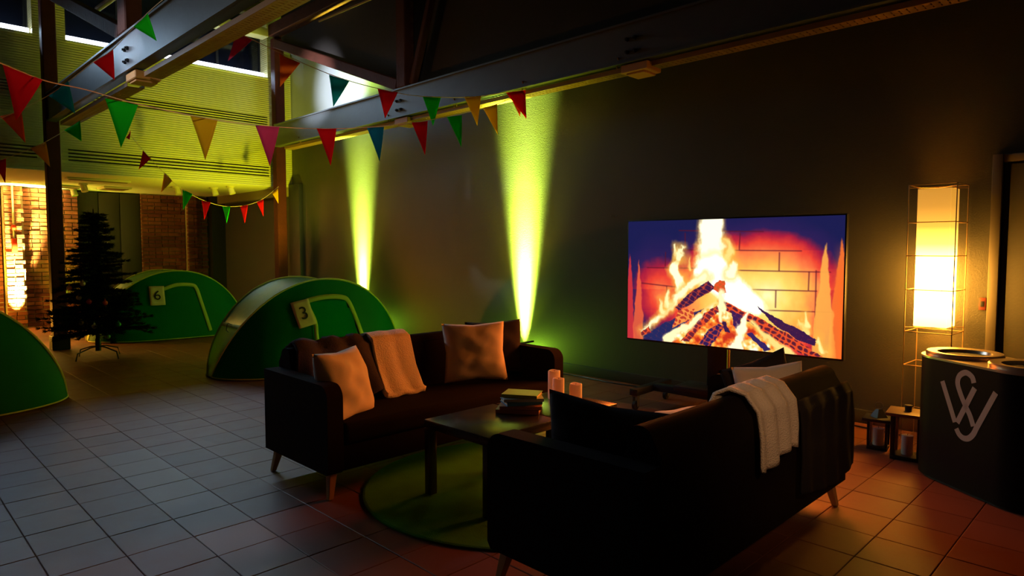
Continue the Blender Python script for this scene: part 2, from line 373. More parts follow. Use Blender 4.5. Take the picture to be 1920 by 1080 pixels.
for q in bricks:
    a, bb, zc, x = q; dx = random.uniform(0, .012); s = (.09, bb - a, Hh * random.uniform(.95, 1.02)); c = (x - .03 + dx, (a + bb) / 2, zc)
    if q in vs:
        o = bpy.data.objects.new('brick', ubm); C.objects.link(o); o.parent = bw; o.location = c; o.scale = s; o.rotation_euler = (random.uniform(-.01, .01), 0, 0)
    else:
        n = len(V); V += [(v[0] * s[0] + c[0], v[1] * s[1] + c[1], v[2] * s[2] + c[2]) for v in uv_]; F += [tuple(k + n for k in f) for f in uf_]
o = mesh_obj('brick_field', V, F, brick_m, bw); o['kind'] = 'stuff'
dk = mat('dark_panel_paint', (.02, .02, .017), .6, bump=.1)
bp_ = thing('wall_panel', 'tall dark panel closing the opening in the brick wall', 'panel', (BX - .02, 3.17, 0))
for k in range(3): box('panel_board', (-.04, .01 + k * .375, .02), (0, .375 + k * .375, 2.54), dk, bp_, .006)
box('dark_return', (BX - .1, 5.60, 0), (BX + .3, 5.88, 2.56), plastic_black, bw)
struct(box('wall_far', (-15.75, -4, 0), (-15.6, 6.1, 2.62), black_wall), 'dark shell behind the brick wall', 'wall')
struct(box('wall_left', (-15.6, -4.15, 0), (1.6, -4.0, 6.6), black_wall), 'dark wall on the unseen left side', 'wall')
struct(box('wall_near', (1.6, -4.15, 0), (1.75, 6.1, 6.6), black_wall), 'dark wall behind the viewpoint', 'wall')
# pitched roof over the high hall
roof = bmesh.new(); add_prism(roof, [(-4.1, 5.9), (.9, 7.4), (6.0, 5.9), (6.0, 6.05), (.9, 7.55), (-4.1, 6.05)], -12.0, 1.7, 'x')
roof_o = struct(bm_obj('ceiling', roof, roof_wood), 'dark boarded pitched roof above the trusses', 'ceiling')
struct(box('wall_back_gable', (-12.05, -4, 5.7), (-11.95, 5.9, 7.4), black_wall), 'dark gable above the clerestory windows', 'wall')

# ------------------------------------------------------------ timber posts, beams, trusses
def timber(name, p0, p1, w, d, m, label, cat='post', ch=.012):
    p0 = Vector(p0); p1 = Vector(p1); v = p1 - p0; t = thing(name, label, cat, p0)
    bm = bmesh.new(); add_box(bm, (0, 0, 0), (w, d, v.length), ch, seg=1)
    z = v.normalized(); y = Vector((0, 1, 0)); x = y.cross(z).normalized(); y = z.cross(x)
    M = Matrix((x, y, z)).transposed().to_4x4()
    bmesh.ops.transform(bm, matrix=Matrix.Translation(v / 2) @ M, verts=bm.verts[:])
    bm_obj('timber_body', bm, m, t)
    return t
def post(y, label, base):
    t = timber('timber_post', (-11.26, y, 0), (-11.26, y, 5.60 if y < 3 else 5.08), .17, .17, post_wood, label)
    t_ = bmesh.new(); add_box(t_, (0, 0, .10), (.22, .22, .20), .01, seg=1); bm_obj('post_base', t_, frame_black, t)
    return t
post(2.12, 'dark timber post left of the fir tree', 1)
post(5.47, 'dark reddish timber post at the corner behind the tent marked 3', 1)
for y, side, nm in ((2.12, 1, 'left'), (5.40, 2, 'right')):
    lab = 'grey steel channel beam running overhead from the near post' if side == 1 else 'grey steel channel beam running along the top of the long wall'
    t = thing('steel_beam', lab, 'beam', (0, y, 0))
    z0, z1 = 3.20, 3.58
    prof = [(-.05, z0), (.05, z0), (.05, z0 + .02), (-.03, z0 + .02), (-.03, z1 - .02), (.05, z1 - .02), (.05, z1), (-.05, z1)]
    bm = bmesh.new(); add_prism(bm, prof, -11.17, 1.55, 'x'); o = bm_obj('channel', bm, steel, t)
    bm = bmesh.new(); add_box(bm, (-4.8, -.058, z1 - .01), (12.7, .03, .02)); add_box(bm, (-4.8, -.058, z0 + .01), (12.7, .03, .02)); bm_obj('flange_edge', bm, steel, t)
    for X in (-7.5, -3.75):
        for dx in (-.045, .045):
            for dz in (-.06, .06):
                bm = bmesh.new(); add_cyl(bm, (X + dx, -.05, 3.36 + dz), (X + dx, -.072, 3.36 + dz), .020, n=6); add_cyl(bm, (X + dx, -.07, 3.36 + dz), (X + dx, -.085, 3.36 + dz), .011, n=8); bm_obj('bolt', bm, frame_black, t)
# perforated cable trays below the beams, with wood packers between
def tray(x0, x1, y, z, w, label):
    t = thing('cable_tray', label, 'cable tray', (0, y, z))
    bm = bmesh.new(); L = x1 - x0
    n = int(L / .05)
    add_box(bm, ((x0 + x1) / 2, -w / 2 + .012, 0), (L, .024, .004)); add_box(bm, ((x0 + x1) / 2, w / 2 - .012, 0), (L, .024, .004))
    add_box(bm, ((x0 + x1) / 2, 0, 0), (L, .02, .004))
    for s in (-1, 1): add_box(bm, ((x0 + x1) / 2, s * w / 2, .02), (L, .004, .044))
    bm_obj('tray_rail', bm, tray_metal, t)
    bm = bmesh.new()
    for k in range(n + 1): add_box(bm, (x0 + .02 + k * (L - .04) / n, 0, 0), (.040, w - .03, .003))
    o = bm_obj('rungs', bm, tray_metal, t); o['kind'] = 'stuff'
    return t
tray(-10.9, -7.62, 5.47, 3.14, .15, 'brightly lit perforated cable tray above the left lime uplight')
tray(-7.30, -3.87, 5.47, 3.14, .15, 'brightly lit perforated cable tray above the right lime uplight')
tray(-3.55, -.9, 5.47, 3.14, .15, 'dim brown perforated cable tray above the fire screen')
tray(-10.7, -7.7, 2.20, 3.10, .16, 'perforated cable tray under the left beam beyond the joint')
tray(-7.15, -3.2, 2.20, 3.10, .16, 'perforated cable tray under the left beam nearest the viewer')
for X, Y, lab in ((-7.46, 5.47, 'wooden packer under the wall beam between the two lit trays'), (-3.72, 5.47, 'wooden packer under the wall beam right of the lit trays'), (-7.45, 2.2, 'wooden packer under the left beam joint')):
    bm = bmesh.new(); add_box(bm, (0, 0, 0), (.30, .24, .08), .008, seg=1); add_box(bm, (0, 0, -.05), (.20, .20, .02), .003, seg=1)
    o = bm_obj('wood_packer', bm, mat('orange_packer_wood', (.50, .25, .08), .6, bump=.2), None, loc=(X, Y, 3.15)); tag(o, lab, 'bracket')
# track clamps along wall tray
for i, (X, lab) in enumerate(((-10.3, 'small clamp on the wall tray over the corner'), (-7.75, 'small clamp on the wall tray beside the wood packer'), (-6.35, 'small clamp on the wall tray above the green pennant'), (-5.18, 'small clamp on the wall tray above the red pennants'), (-3.9, 'small clamp at the right end of the lit tray'))):
    t = thing('clamp', lab, 'clamp', (X, 5.39, 3.20))
    bm = bmesh.new(); tube(bm, [(-.02, -.02, -.03), (-.03, -.025, .01), (0, -.03, .04), (.03, -.025, .01), (.02, -.02, -.03)], .007); bm_obj('clamp_jaw', bm, tray_metal, t)
    cyl('clamp_screw', (0, -.02, .03), (0, -.05, .07), .008, tray_metal, t, n=8)
# trusses
timber('truss_brace', (-11.14, 5.40, 4.96), (-7.55, 5.40, 3.64), .15, .12, wood_beam, 'reddish diagonal brace falling from the corner post to the wall beam', 'beam')
timber('truss_post', (-7.42, 5.40, 3.58), (-7.42, 5.40, 5.08), .20, .16, wood_beam, 'reddish hanging post rising from the wall beam', 'beam')
timber('truss_strut', (-7.25, 5.40, 3.60), (-6.66, 5.40, 5.07), .09, .09, wood_beam, 'slim leaning strut right of the hanging post', 'beam')
timber('truss_brace', (-11.14, 2.12, 4.96), (-7.75, 2.12, 3.64), .15, .12, wood_beam, 'reddish diagonal brace falling from the near post to the left beam', 'beam')
timber('truss_post', (-7.55, 2.12, 3.58), (-7.55, 2.12, 5.60), .26, .16, wood_beam, 'dark hanging post rising from the left beam', 'beam')
timber('wall_plate', (-11.3, 5.44, 5.20), (1.5, 5.44, 5.20), .20, .22, wood_beam, 'dark timber plate high along the long wall', 'beam')
timber('wall_plate', (-11.3, 2.12, 5.72), (1.5, 2.12, 5.72), .20, .22, post_wood, 'dark timber plate high above the left beam', 'beam')
bm = bmesh.new(); add_prism(bm, [(-11.15, 5.02), (-7.5, 3.68), (-7.5, 3.62), (1.55, 3.62), (1.55, 6.2), (-11.15, 6.2)], 5.50, 5.53)  # sheet put in to keep the pale upper wall dark above the brace
struct(bm_obj('added_dark_sheet', bm, roof_wood), 'dark sheet added to darken the wall above the diagonal brace', 'trim')
for X in (-11.26, -7.5, -3.75):
    lab = {-11.26: 'farthest tie beam crossing under the roof', -7.5: 'middle tie beam crossing under the roof', -3.75: 'nearest tie beam crossing under the roof'}[X]
    timber('tie_beam', (X + .2, -3.9, 5.47), (X + .2, 5.3, 5.42), .18, .22, roof_wood, lab, 'beam')
box_ = box('roof_panel', (-11.55, 4.4, 5.10), (-11.30, 5.35, 5.24), mat('pale_purlin', (.5, .48, .44), .6), None, .01); tag(box_, 'pale short purlin end beside the corner post', 'beam')
box_ = box('roof_panel', (-9.6, 1.2, 5.05), (-9.3, 3.0, 5.18), mat('pale_purlin', (.5, .48, .44), .6), None, .01); tag(box_, 'pale purlin beyond the left hanging post', 'beam')
cyl_ = cyl('ceiling_pipe', at(183, 17, 8.6), at(240, -24, 8.0), .035, mat('yellowed_pipe', (.60, .50, .22), .5)); tag(cyl_, 'yellowish pipe slanting below the roof near the left beam', 'pipe')
bm = bmesh.new(); tube(bm, [at(598, 40, 7.0), at(645, 20, 6.7), at(720, -12, 6.3)], .010); o = bm_obj('ceiling_cable', bm, tray_metal); tag(o, 'thin pale conduit running up under the dark roof', 'cable')

# ------------------------------------------------------------ fittings on the low ceiling and brick wall
can_m = mat('cream_fitting', (.62, .55, .40), .5)
for i, (X, Y, lab) in enumerate(((-12.9, 4.30, 'cream ceiling spot above the yellow pennant'), (-12.6, 4.85, 'cream ceiling spot right of the yellow pennant'), (-12.1, 4.95, 'cream ceiling spot nearest the corner post'), (-13.4, 2.95, 'cream ceiling projector just right of the near post'), (-14.6, 3.05, 'cream ceiling cup where brick pier meets ceiling'))):
    t = thing('ceiling_spot', lab, 'spotlight', (X, Y, 2.56)); cyl('spot_base', (0, 0, 0), (0, 0, -.03), .07, can_m, t); cyl('spot_can', (0, 0, -.03), (.03, .02, -.14), .05, can_m, t, .055)
for X, Y, lx, ly, lab in ((-13.9, 3.55, .5, .45, 'flat rectangular air outlet on the low ceiling near the tree top'), (-14.1, 2.9, .25, .35, 'small flat outlet on the low ceiling next to the post'), (-12.4, 2.95, .16, .9, 'long flat channel on the low ceiling edge')):
    t = thing('air_outlet', lab, 'vent', (X, Y, 2.56)); box('outlet_frame', (-lx / 2, -ly / 2, -.035), (lx / 2, ly / 2, 0), can_m, t, .006); box('outlet_grille', (-lx / 2 + .04, -ly / 2 + .04, -.042), (lx / 2 - .04, ly / 2 - .04, -.035), mat('brown_grille', (.14, .06, .03), .6), t)
t = thing('wall_pipe', 'vertical pipe with a red valve box on the bright brick pier', 'pipe', (BX + .33, 2.14, 1.7))
cyl('pipe_body', (0, 0, -.08), (0, 0, .86), .016, can_m, t, n=10); box('valve_box', (-.03, -.04, -.36), (.04, .04, -.08), mat('red_enamel', (.5, .03, .01), .4), t, .008); box('valve_cap', (-.03, -.03, .06), (.03, .03, .16), MATS['red_enamel'], t, .006)
t = thing('socket_box', 'pale socket box low on the brick pier behind the post', 'socket', (BX + .10, 2.74, .32))
box('box_body', (0, -.07, -.15), (.06, .07, .15), can_m, t, .008); cyl('socket_ring', (.06, 0, .05), (.068, 0, .05), .035, ink, t)
def par_can(loc, aim, label, s=1):
    t = thing('uplight', label, 'spotlight', loc)
    d = (Vector(aim) - Vector(loc)).normalized()
    bm = bmesh.new(); add_cyl(bm, (0, 0, .07 * s), Vector((0, 0, .07 * s)) + d * .14 * s, .075 * s, .075 * s, 20, False); add_cyl(bm, (0, 0, .065 * s), Vector((0, 0, .07 * s)) + d * .02 * s, .07 * s, .07 * s, 20)
    bm_obj('housing', bm, plastic_black, t, True)
    bm = bmesh.new(); tube(bm, [(-.09 * s, 0, .12 * s), (-.10 * s, -.02, .02), (0, -.03, .008), (.10 * s, -.02, .02), (.09 * s, 0, .12 * s)], .008); bm_obj('yoke', bm, plastic_black, t)
    return t
par_can((-5.66, 5.76, 0), (-5.66, 5.79, 2), 'black floor uplight by the wall behind the right arm of the far sofa', .5)
par_can((-9.27, 5.76, 0), (-9.27, 5.79, 2), 'black floor uplight by the wall behind the tent marked 3', .5)
par_can((-14.55, 2.12, 0), (-14.7, 2.12, 2), 'black floor uplight at the foot of the bright brick pier', .5)
t = thing('tripod_bracket', 'small black T-shaped bracket in front of the right lime beam', 'bracket', (-5.02, 5.20, 0))
cyl('bracket_stem', (0, 0, 0), (0, 0, .40), .014, plastic_black, t, n=8); cyl('bracket_bar', (-.09, -.05, .385), (.07, .09, .425), .011, plastic_black, t, n=8); box('bracket_foot', (-.08, -.08, 0), (.08, .08, .012), plastic_black, t, .003)

# ------------------------------------------------------------ tents
def tent(loc, rotz, number, label, door_open, sheet_rot=0, dy=0):
    T = thing('pop_up_tent', label, 'tent', loc, rotz)
    a, H = 1.19, 1.06
    N = 48
    def tt(i): return -math.cos(PI * i / N)           # dense towards the ends
    def zh(t): return H * (max(0, 1 - abs(t) ** 2.1)) ** .68 + .015
    def xh(t): return .06 + .37 * (max(0, 1 - abs(t) ** 2)) ** .5   # hoop offset from the spine
    def xg(t): return .08 + .58 * (max(0, 1 - abs(t) ** 3)) ** .55
    def panel_pt(t, s, side=1, off=0):                # s 0 ground .. 1 hoop
        x = xg(t) + (xh(t) - xg(t)) * s ** 1.25; z = .01 + (zh(t) - .01) * s
        return Vector((side * (x + off), a * t, z))
    M_ = 26
    # front panel (with the door hole when open)
    for side, nm in ((1, 'front_panel'), (-1, 'back_panel')):
        v = []; f = []
        for i in range(N + 1):
            for j in range(M_ + 1):
                t = tt(i); p = panel_pt(t, j / M_, side); p.x += side * .006 * math.sin(9 * t + 3 * j / M_) ; v.append(p)
        for i in range(N):
            for j in range(M_):
                tm_ = (tt(i) + tt(i + 1)) / 2; c = panel_pt(tm_, (j + .5) / M_)
                yl, yr = -.20 + .0 * c.z, .44 - .20 * (c.z / .86)
                if side == 1 and door_open and yl < c.y < yr and .14 < c.z < .82: continue
                q = (i * (M_ + 1) + j, (i + 1) * (M_ + 1) + j, (i + 1) * (M_ + 1) + j + 1, i * (M_ + 1) + j + 1)
                f.append(q if side == 1 else q[::-1])
        mesh_obj(nm, v, f, green_cloth, T, True)
    # roof between the hoops: lime at the ends, green on top
    def roof(i0, i1, m, nm):
        rows = []
        for i in range(i0, i1 + 1):
            t = tt(i); x = xh(t); z = zh(t)
            n_ = Vector((0, t * 1.2, 1)).normalized()
            rows.append([Vector((x * (1 - 2 * k / 10), a * t, z)) - n_ * .05 * (1 - (1 - 2 * k / 10) ** 2) * (1 - abs(t)) for k in range(11)])
        loft(nm, rows, m, T)
    lo = next(i for i in range(N + 1) if tt(i) > -.80); hi = N - lo
    roof(0, lo, lime_cloth, 'vent_panel'); roof(lo, hi, roof_cloth, 'roof_panel'); roof(hi, N, lime_cloth, 'vent_panel')
    # floor sheet
    rows = [[Vector((xg(tt(i)) * (1 - 2 * k / 4), a * tt(i), .012)) for k in range(5)] for i in range(N + 1)]
    loft('ground_sheet', rows, green_cloth, T)
    for side in (1, -1):
        bm = bmesh.new(); tube(bm, [(side * xh(tt(i)), a * tt(i), zh(tt(i)) + .006) for i in range(N + 1)], .011, 8); bm_obj('hoop', bm, lime_trim, T, True)
        bm = bmesh.new(); tube(bm, [(side * xg(tt(i)), a * tt(i), .018) for i in range(N + 1)], .008, 6); bm_obj('ground_hem', bm, lime_trim, T, True)
    # band and cord at each end
    for sgn in (-1, 1):
        t = sgn * .80
        cs = [Vector((xh(t) * (1 - 2 * k / 10), a * t, zh(t) + .008)) for k in range(11)]
        rows = [[c + Vector((0, 0, dz)) * 1 + Vector((0, sgn * (-dz) * .5, 0)) for c in cs] for dz in (-.02, .02)]
        loft('vent_band', rows, lime_trim, T, True, .004)
        bm = bmesh.new(); tube(bm, [(.05, a * t, zh(t) + .02), (.02, a * t + sgn * .03, zh(t) + .04), (-.02, a * t + sgn * .03, zh(t) + .02), (0, a * t + sgn * .05, zh(t) - .04), (.04, a * t + sgn * .04, zh(t) - .06)], .004); bm_obj('vent_cord', bm, plastic_black, T)
    # on-panel helper: find surface point for given y,z
    def on(y, z, off=.008):
        t = max(-.995, min(.995, y / a)); s = max(0, min(1, (z - .01) / (zh(t) - .01))); return panel_pt(t, s, 1, off)
    def ribbon(path, w, nm, m):
        rows = []
        for i, (y, z) in enumerate(path):
            y0, z0 = path[max(0, i - 1)]; y1, z1 = path[min(len(path) - 1, i + 1)]
            d = Vector((y1 - y0, z1 - z0)).normalized(); n_ = Vector((-d.y, d.x)) * w / 2
            rows.append([on(y + n_.x, z + n_.y), on(y - n_.x, z - n_.y)])
        loft(nm, rows, m, T, True, .004)
    def smooth(pts, n=8):
        out = []
        for i in range(len(pts) - 1):
            p0 = pts[max(0, i - 1)]; p1 = pts[i]; p2 = pts[i + 1]; p3 = pts[min(len(pts) - 1, i + 2)]
            for k in range(n):
                u = k / n
                out.append(tuple(.5 * ((2 * p1[c]) + (-p0[c] + p2[c]) * u + (2 * p0[c] - 5 * p1[c] + 4 * p2[c] - p3[c]) * u * u + (-p0[c] + 3 * p1[c] - 3 * p2[c] + p3[c]) * u ** 3) for c in (0, 1)))
        return out + [pts[-1]]
    door = [(-.42, .76), (-.25, .84), (-.02, .875), (.18, .86), (.26, .80), (.33, .60), (.40, .35), (.48, .12)] if door_open else [(-.22, .80), (-.02, .86), (.20, .85), (.27, .79), (.32, .58), (.38, .32), (.43, .10)]
    ribbon(smooth(door), .055, 'door_trim', lime_trim)
    if door_open:
        ribbon(smooth([(-.27, .80), (-.20, .60), (-.20, .40), (-.16, .15)]), .05, 'door_trim', lime_trim)
        ribbon(smooth([(-.16, .14), (.15, .13), (.44, .14)]), .03, 'door_trim', lime_trim)
        # rolled mattress inside
        rows = []
        for i in range(13):
            y = -.5 + i / 12; rows.append([Vector((.32 * math.cos(q) - .05, y, .012 + (.14 + .10 * math.sin(i * PI / 12)) * math.sin(q))) for q in [k * PI / 12 for k in range(13)]])
        loft('sleeping_roll', rows, mat('dark_green_roll', (.01, .10, .03), .9), T)
    if number:
        y0, z0 = (-.32, .70) if number == '3' else (-.32, .70)
        S = thing if False else None
        c, s_ = math.cos(sheet_rot), math.sin(sheet_rot)
        def P(u, v, off): 
            return on(y0 + u * c - v * s_, z0 + u * s_ + v * c, off)
        rows = [[P(-.105 + .21 * i / 6, -.148 + .296 * j / 8, .014 + .004 * math.sin(i + j)) for i in range(7)] for j in range(9)]
        loft('number_sheet', rows, paper, T, True, .001)
        ctr = P(0, 0, .022); ux = (P(.05, 0, .022) - P(-.05, 0, .022)).normalized(); uy = (P(0, .05, .022) - P(0, -.05, .022)).normalized(); uz = ux.cross(uy).normalized()
        Mt = Matrix.Translation(ctr) @ Matrix((ux, uy, uz)).transposed().to_4x4()
        o = text_mesh('number', number, .21, ink, T, Mt)
    return T
tent((-7.50, 4.00, 0), math.radians(-3), '3', 'green pop-up tent marked 3 with an open door behind the sofa', True, math.radians(12))
tent((-11.80, 3.78, 0), math.radians(-3), '6', 'green pop-up tent marked 6 standing behind the fir tree', False, math.radians(0))
tent((-7.62, .28, 0), math.radians(4), None, 'dark green pop-up tent cut off by the left edge of the view', False)
# ------------------------------------------------------------ fir tree
T = thing('fir_tree', 'dark artificial fir tree on a metal stand beside the post', 'tree', (-9.98, 2.30, 0))
needle = mat('fir_needles', (.009, .018, .009), .7, spec=.2)
cyl('trunk', (0, 0, .10), (0, 0, 1.95), .028, mat('fir_bark', (.04, .025, .015), .9), T, .008, 10)
V = []; F = []
def quad(p, d, l, w_):
    s = d.cross(Vector((random.uniform(-1, 1), random.uniform(-1, 1), random.uniform(-1, 1)))).normalized() * w_
    n = len(V); V.extend([p - s, p + s, p + d * l]); F.append((n, n + 1, n + 2))
rt = random.Random(11)
nb_all = 330
for k in range(nb_all):
    q_ = (k + .5) / nb_all; h = .34 + 1.55 * q_ ** 1.25; R_ = (.55 * (1 - ((h - .34) / 1.62)) ** .9 + .05)
    an = k * 2.39996 + rt.uniform(-.3, .3); Lb = R_ * rt.uniform(.70, 1.18)
    d = Vector((math.cos(an), math.sin(an), rt.uniform(-.12, .28))); p0 = Vector((0, 0, h)); steps = int(Lb / .022) + 3
    side = Vector((-math.sin(an), math.cos(an), 0)); sag_ = rt.uniform(-.05, .22)
    for s_i in range(steps):
        u = s_i / steps; c = p0 + d * Lb * u - Vector((0, 0, sag_ * u * u * Lb))
        for q in range(7): quad(c, (d * .5 + side * rt.uniform(-1, 1) + Vector((0, 0, rt.uniform(-.6, .9)))).normalized(), rt.uniform(.03, .055), .005)
        if s_i % 4 == 2 and u > .2:
            for sg in (-1, 1):
                for e in range(5):
                    c2 = c + (side * sg + d * .8).normalized() * (.028 * e) * (1.3 - u)
                    for q in range(5): quad(c2, (d + side * rt.uniform(-1, 1) + Vector((0, 0, rt.uniform(-.8, .8)))).normalized(), rt.uniform(.03, .05), .005)
o = mesh_obj('fir_foliage', V, F, needle, T); o['kind'] = 'stuff'
for k in range(4):
    an = k * PI / 2 + .5; bm = bmesh.new()
    tube(bm, [(0, 0, .16), (.12 * math.cos(an), .12 * math.sin(an), .15), (.30 * math.cos(an), .30 * math.sin(an), .10), (.33 * math.cos(an), .33 * math.sin(an), .006)], .009); bm_obj('stand_leg', bm, frame_black, T, True)
cyl('stand_collar', (0, 0, .10), (0, 0, .26), .035, frame_black, T, n=12)
for i, (px, py, col, nm) in enumerate(((148, 558, (.8, .8, .75), 'pearl white bauble high on the left of the fir tree'), (152, 605, (.75, .6, .2), 'gold bauble on the left side of the fir tree'), (197, 568, (.6, .08, .05), 'red bauble in the middle of the fir tree'), (177, 612, (.85, .8, .8), 'silver white bauble low in the middle of the fir tree'), (167, 566, (.5, .05, .05), 'dark red bauble left of the trunk'), (202, 631, (.25, .6, .6), 'teal bauble low on the right of the fir tree'), (130, 540, (.6, .3, .15), 'copper bauble at the left tips of the fir tree'), (222, 608, (.05, .45, .15), 'green bauble on the right of the fir tree'), (155, 532, (.9, .85, .7), 'ivory bauble under the top tiers of the fir tree'))):
    bm = bmesh.new(); bmesh.ops.create_uvsphere(bm, u_segments=14, v_segments=9, radius=.032); add_cyl(bm, (0, 0, .028), (0, 0, .044), .010, n=8); tube(bm, [(0, 0, .044), (.006, 0, .054), (0, 0, .060), (-.006, 0, .054), (0, 0, .044)], .0015)
    p = at(px, py, 8.35)
    o = bm_obj('bauble', bm, mat('bauble_%d' % i, col, .25, .3), None, True, p); tag(o, nm, 'ornament', 'fir tree ornaments')

# ------------------------------------------------------------ sofas
def arc(cx, cz, r, a0, a1, n=7): return [(cx + r * math.cos(math.radians(a0 + (a1 - a0) * k / n)), cz + r * math.sin(math.radians(a0 + (a1 - a0) * k / n))) for k in range(n + 1)]
def soft(bm, off=.018, seg=3):
    es = [e for e in bm.edges if len(e.link_faces) == 2 and e.calc_face_angle(0) > math.radians(50)]
    bmesh.ops.bevel(bm, geom=es, offset=off, segments=seg, profile=.6, affect='EDGES')
def sofa(loc, rotz, label, Ls=2.0):
    S = thing('sofa', label, 'sofa', loc, rotz)
    D = .79; tA = .10
    for y0, y1 in ((0, tA), (Ls - tA, Ls)):
        prof = [(0, .15)] + [(D - .02, .15)] + [(D, .18)] + arc(D - .08, .66 - .08, .08, 0, 90) + [(.10, .665), (0, .665)]
        bm = bmesh.new(); add_prism(bm, prof, y0, y1); soft(bm, .022); bm_obj('arm', bm, fabric_dark, S, True)
    prof = [(0, .15), (.20, .15), (.20, .40), (.145, .74)] + arc(.09, .735, .06, 10, 170) + [(.0, .70)]
    bm = bmesh.new(); add_prism(bm, prof, tA + .002, Ls - tA - .002)
    soft(bm, .02); bm_obj('backrest', bm, fabric_dark, S, True)
    bm = bmesh.new(); add_box(bm, (D / 2 + .06, Ls / 2, .225), (D - .16, Ls - 2 * tA - .004, .15), .015); bm_obj('seat_base', bm, fabric_dark, S, True)
    bm = bmesh.new(); add_box(bm, (D / 2 + .085, Ls / 2, .36), (D - .18, Ls - 2 * tA - .01, .13), .04, seg=4)
    o = bm_obj('seat_cushion', bm, fabric_dark, S, True)
    for x in (.07, D - .07):
        for y in (.06, Ls - .06):
            bm = bmesh.new(); sx = (-1 if x < .3 else 1); sy = (-1 if y < .5 else 1)
            vs_ = add_box(bm, (0, 0, -.075), (.05, .05, .15), .004, seg=1)
            for v in bm.verts:
                if v.co.z < -.1: v.co.x = v.co.x * .6 + sx * .03; v.co.y = v.co.y * .6 + sy * .03
            bm_obj('leg', bm, leg_wood, S, False, (x, y, .152))
    return S
sofa((-4.12, 1.87, 0), 0, 'dark sofa facing right with a towel and cream cushions, in front of the tents', 2.02)
sofa((-1.26, 3.88, 0), PI, 'dark sofa seen from behind nearest the viewer with a knitted throw', 1.98)

def cushion(name, w_, h_, t_, m, loc, M3, label, seed=0, pinch=.06, sag=0):
    n = 22; rs = random.Random(seed); ph = [rs.uniform(0, 6) for _ in range(6)]
    top = []; bot = []
    for i in range(n + 1):
        for j in range(n + 1):
            u = -1 + 2 * i / n; v = -1 + 2 * j / n
            e = (max(0, 1 - abs(u) ** 2.6) ** .55) * (max(0, 1 - abs(v) ** 2.6) ** .55)
            px_ = 1 - pinch * (1 - abs(v) ** 1.0) * abs(u) ** 3 * 1.6; py_ = 1 - pinch * (1 - abs(u)) * abs(v) ** 3 * 1.6
            wr = .016 * (noise.noise(Vector((u * 1.7 + v * 2.6 + seed, v * .8 - u * .7, seed * 3.1)))) + .010 * abs(noise.noise(Vector((u * 3.5 - v * 2.2, u * 1.1 + v * 1.3, seed * 1.7)))) + .014 * noise.noise(Vector((u * 2.2 + seed, v * 2.2, 0)))
            x = u * px_ * w_ / 2; y = v * py_ * h_ / 2 - sag * (1 - u * u) * (1 if v > 0 else 0) * v
            top.append((x, y, e * t_ / 2 + wr * (e > 0) * e)); bot.append((x, y, -e * t_ / 2 + wr * e * .6))
    k = n + 1; f = []
    for i in range(n):
        for j in range(n):
            a_ = i * k + j; f.append((a_, a_ + k, a_ + k + 1, a_ + 1)); bq = a_ + k * k; f.append((bq, bq + 1, bq + k + 1, bq + k))
    o = mesh_obj(name, top + bot, f, m, None, True)
    bm = bmesh.new(); bm.from_mesh(o.data); bmesh.ops.remove_doubles(bm, verts=bm.verts[:], dist=.0004); bm.to_mesh(o.data); bm.free()
    o.matrix_world = Matrix.Translation(loc) @ M3.to_4x4()
    tag(o, label, 'cushion'); return o
def axes(right, up):
    r = Vector(right).normalized(); u = Vector(up); u = (u - r * u.dot(r)).normalized(); return Matrix((r, u, r.cross(u))).transposed()
# far sofa cushions
cushion('cushion', .46, .44, .21, cream, (-3.58, 2.13, .605), axes((-.42, .88, -.02), (-.28, -.16, 1)), 'cream cushion leaning on the left arm of the far sofa', 3)
cushion('cushion', .48, .45, .15, cream, (-3.74, 3.34, .655), axes((.55, .83, .02), (-.30, .10, 1)), 'pale cream cushion on the right of the far sofa', 5)
cushion('cushion', .46, .44, .14, dark_cotton, (-3.83, 3.64, .645), axes((.50, .86, .03), (-.28, .1, 1)), 'dark brown cushion tucked behind the pale cream one', 6)
# near sofa cushions
cushion('cushion', .54, .46, .17, dark_cotton, (-1.62, 2.17, .59), axes((.93, .34, -.10), (-.15, -.16, 1)), 'large black cushion on the near end of the near sofa', 8)
cushion('cushion', .40, .40, .15, dark_cotton, (-1.63, 3.60, .63), axes((.60, .78, .32), (.10, .05, 1)), 'dark brown cushion at the far end of the near sofa', 9)
cushion('cushion', .36, .36, .14, cream, (-1.53, 3.50, .635), axes((.85, .50, .14), (.12, .0, 1)), 'ivory cushion at the far end of the near sofa', 12)
cushion('cushion', .46, .34, .15, cream, (-1.66, 2.93, .52), axes((.25, .97, 0), (-.9, .2, .55)), 'white cushion lying low on the seat of the near sofa', 14)

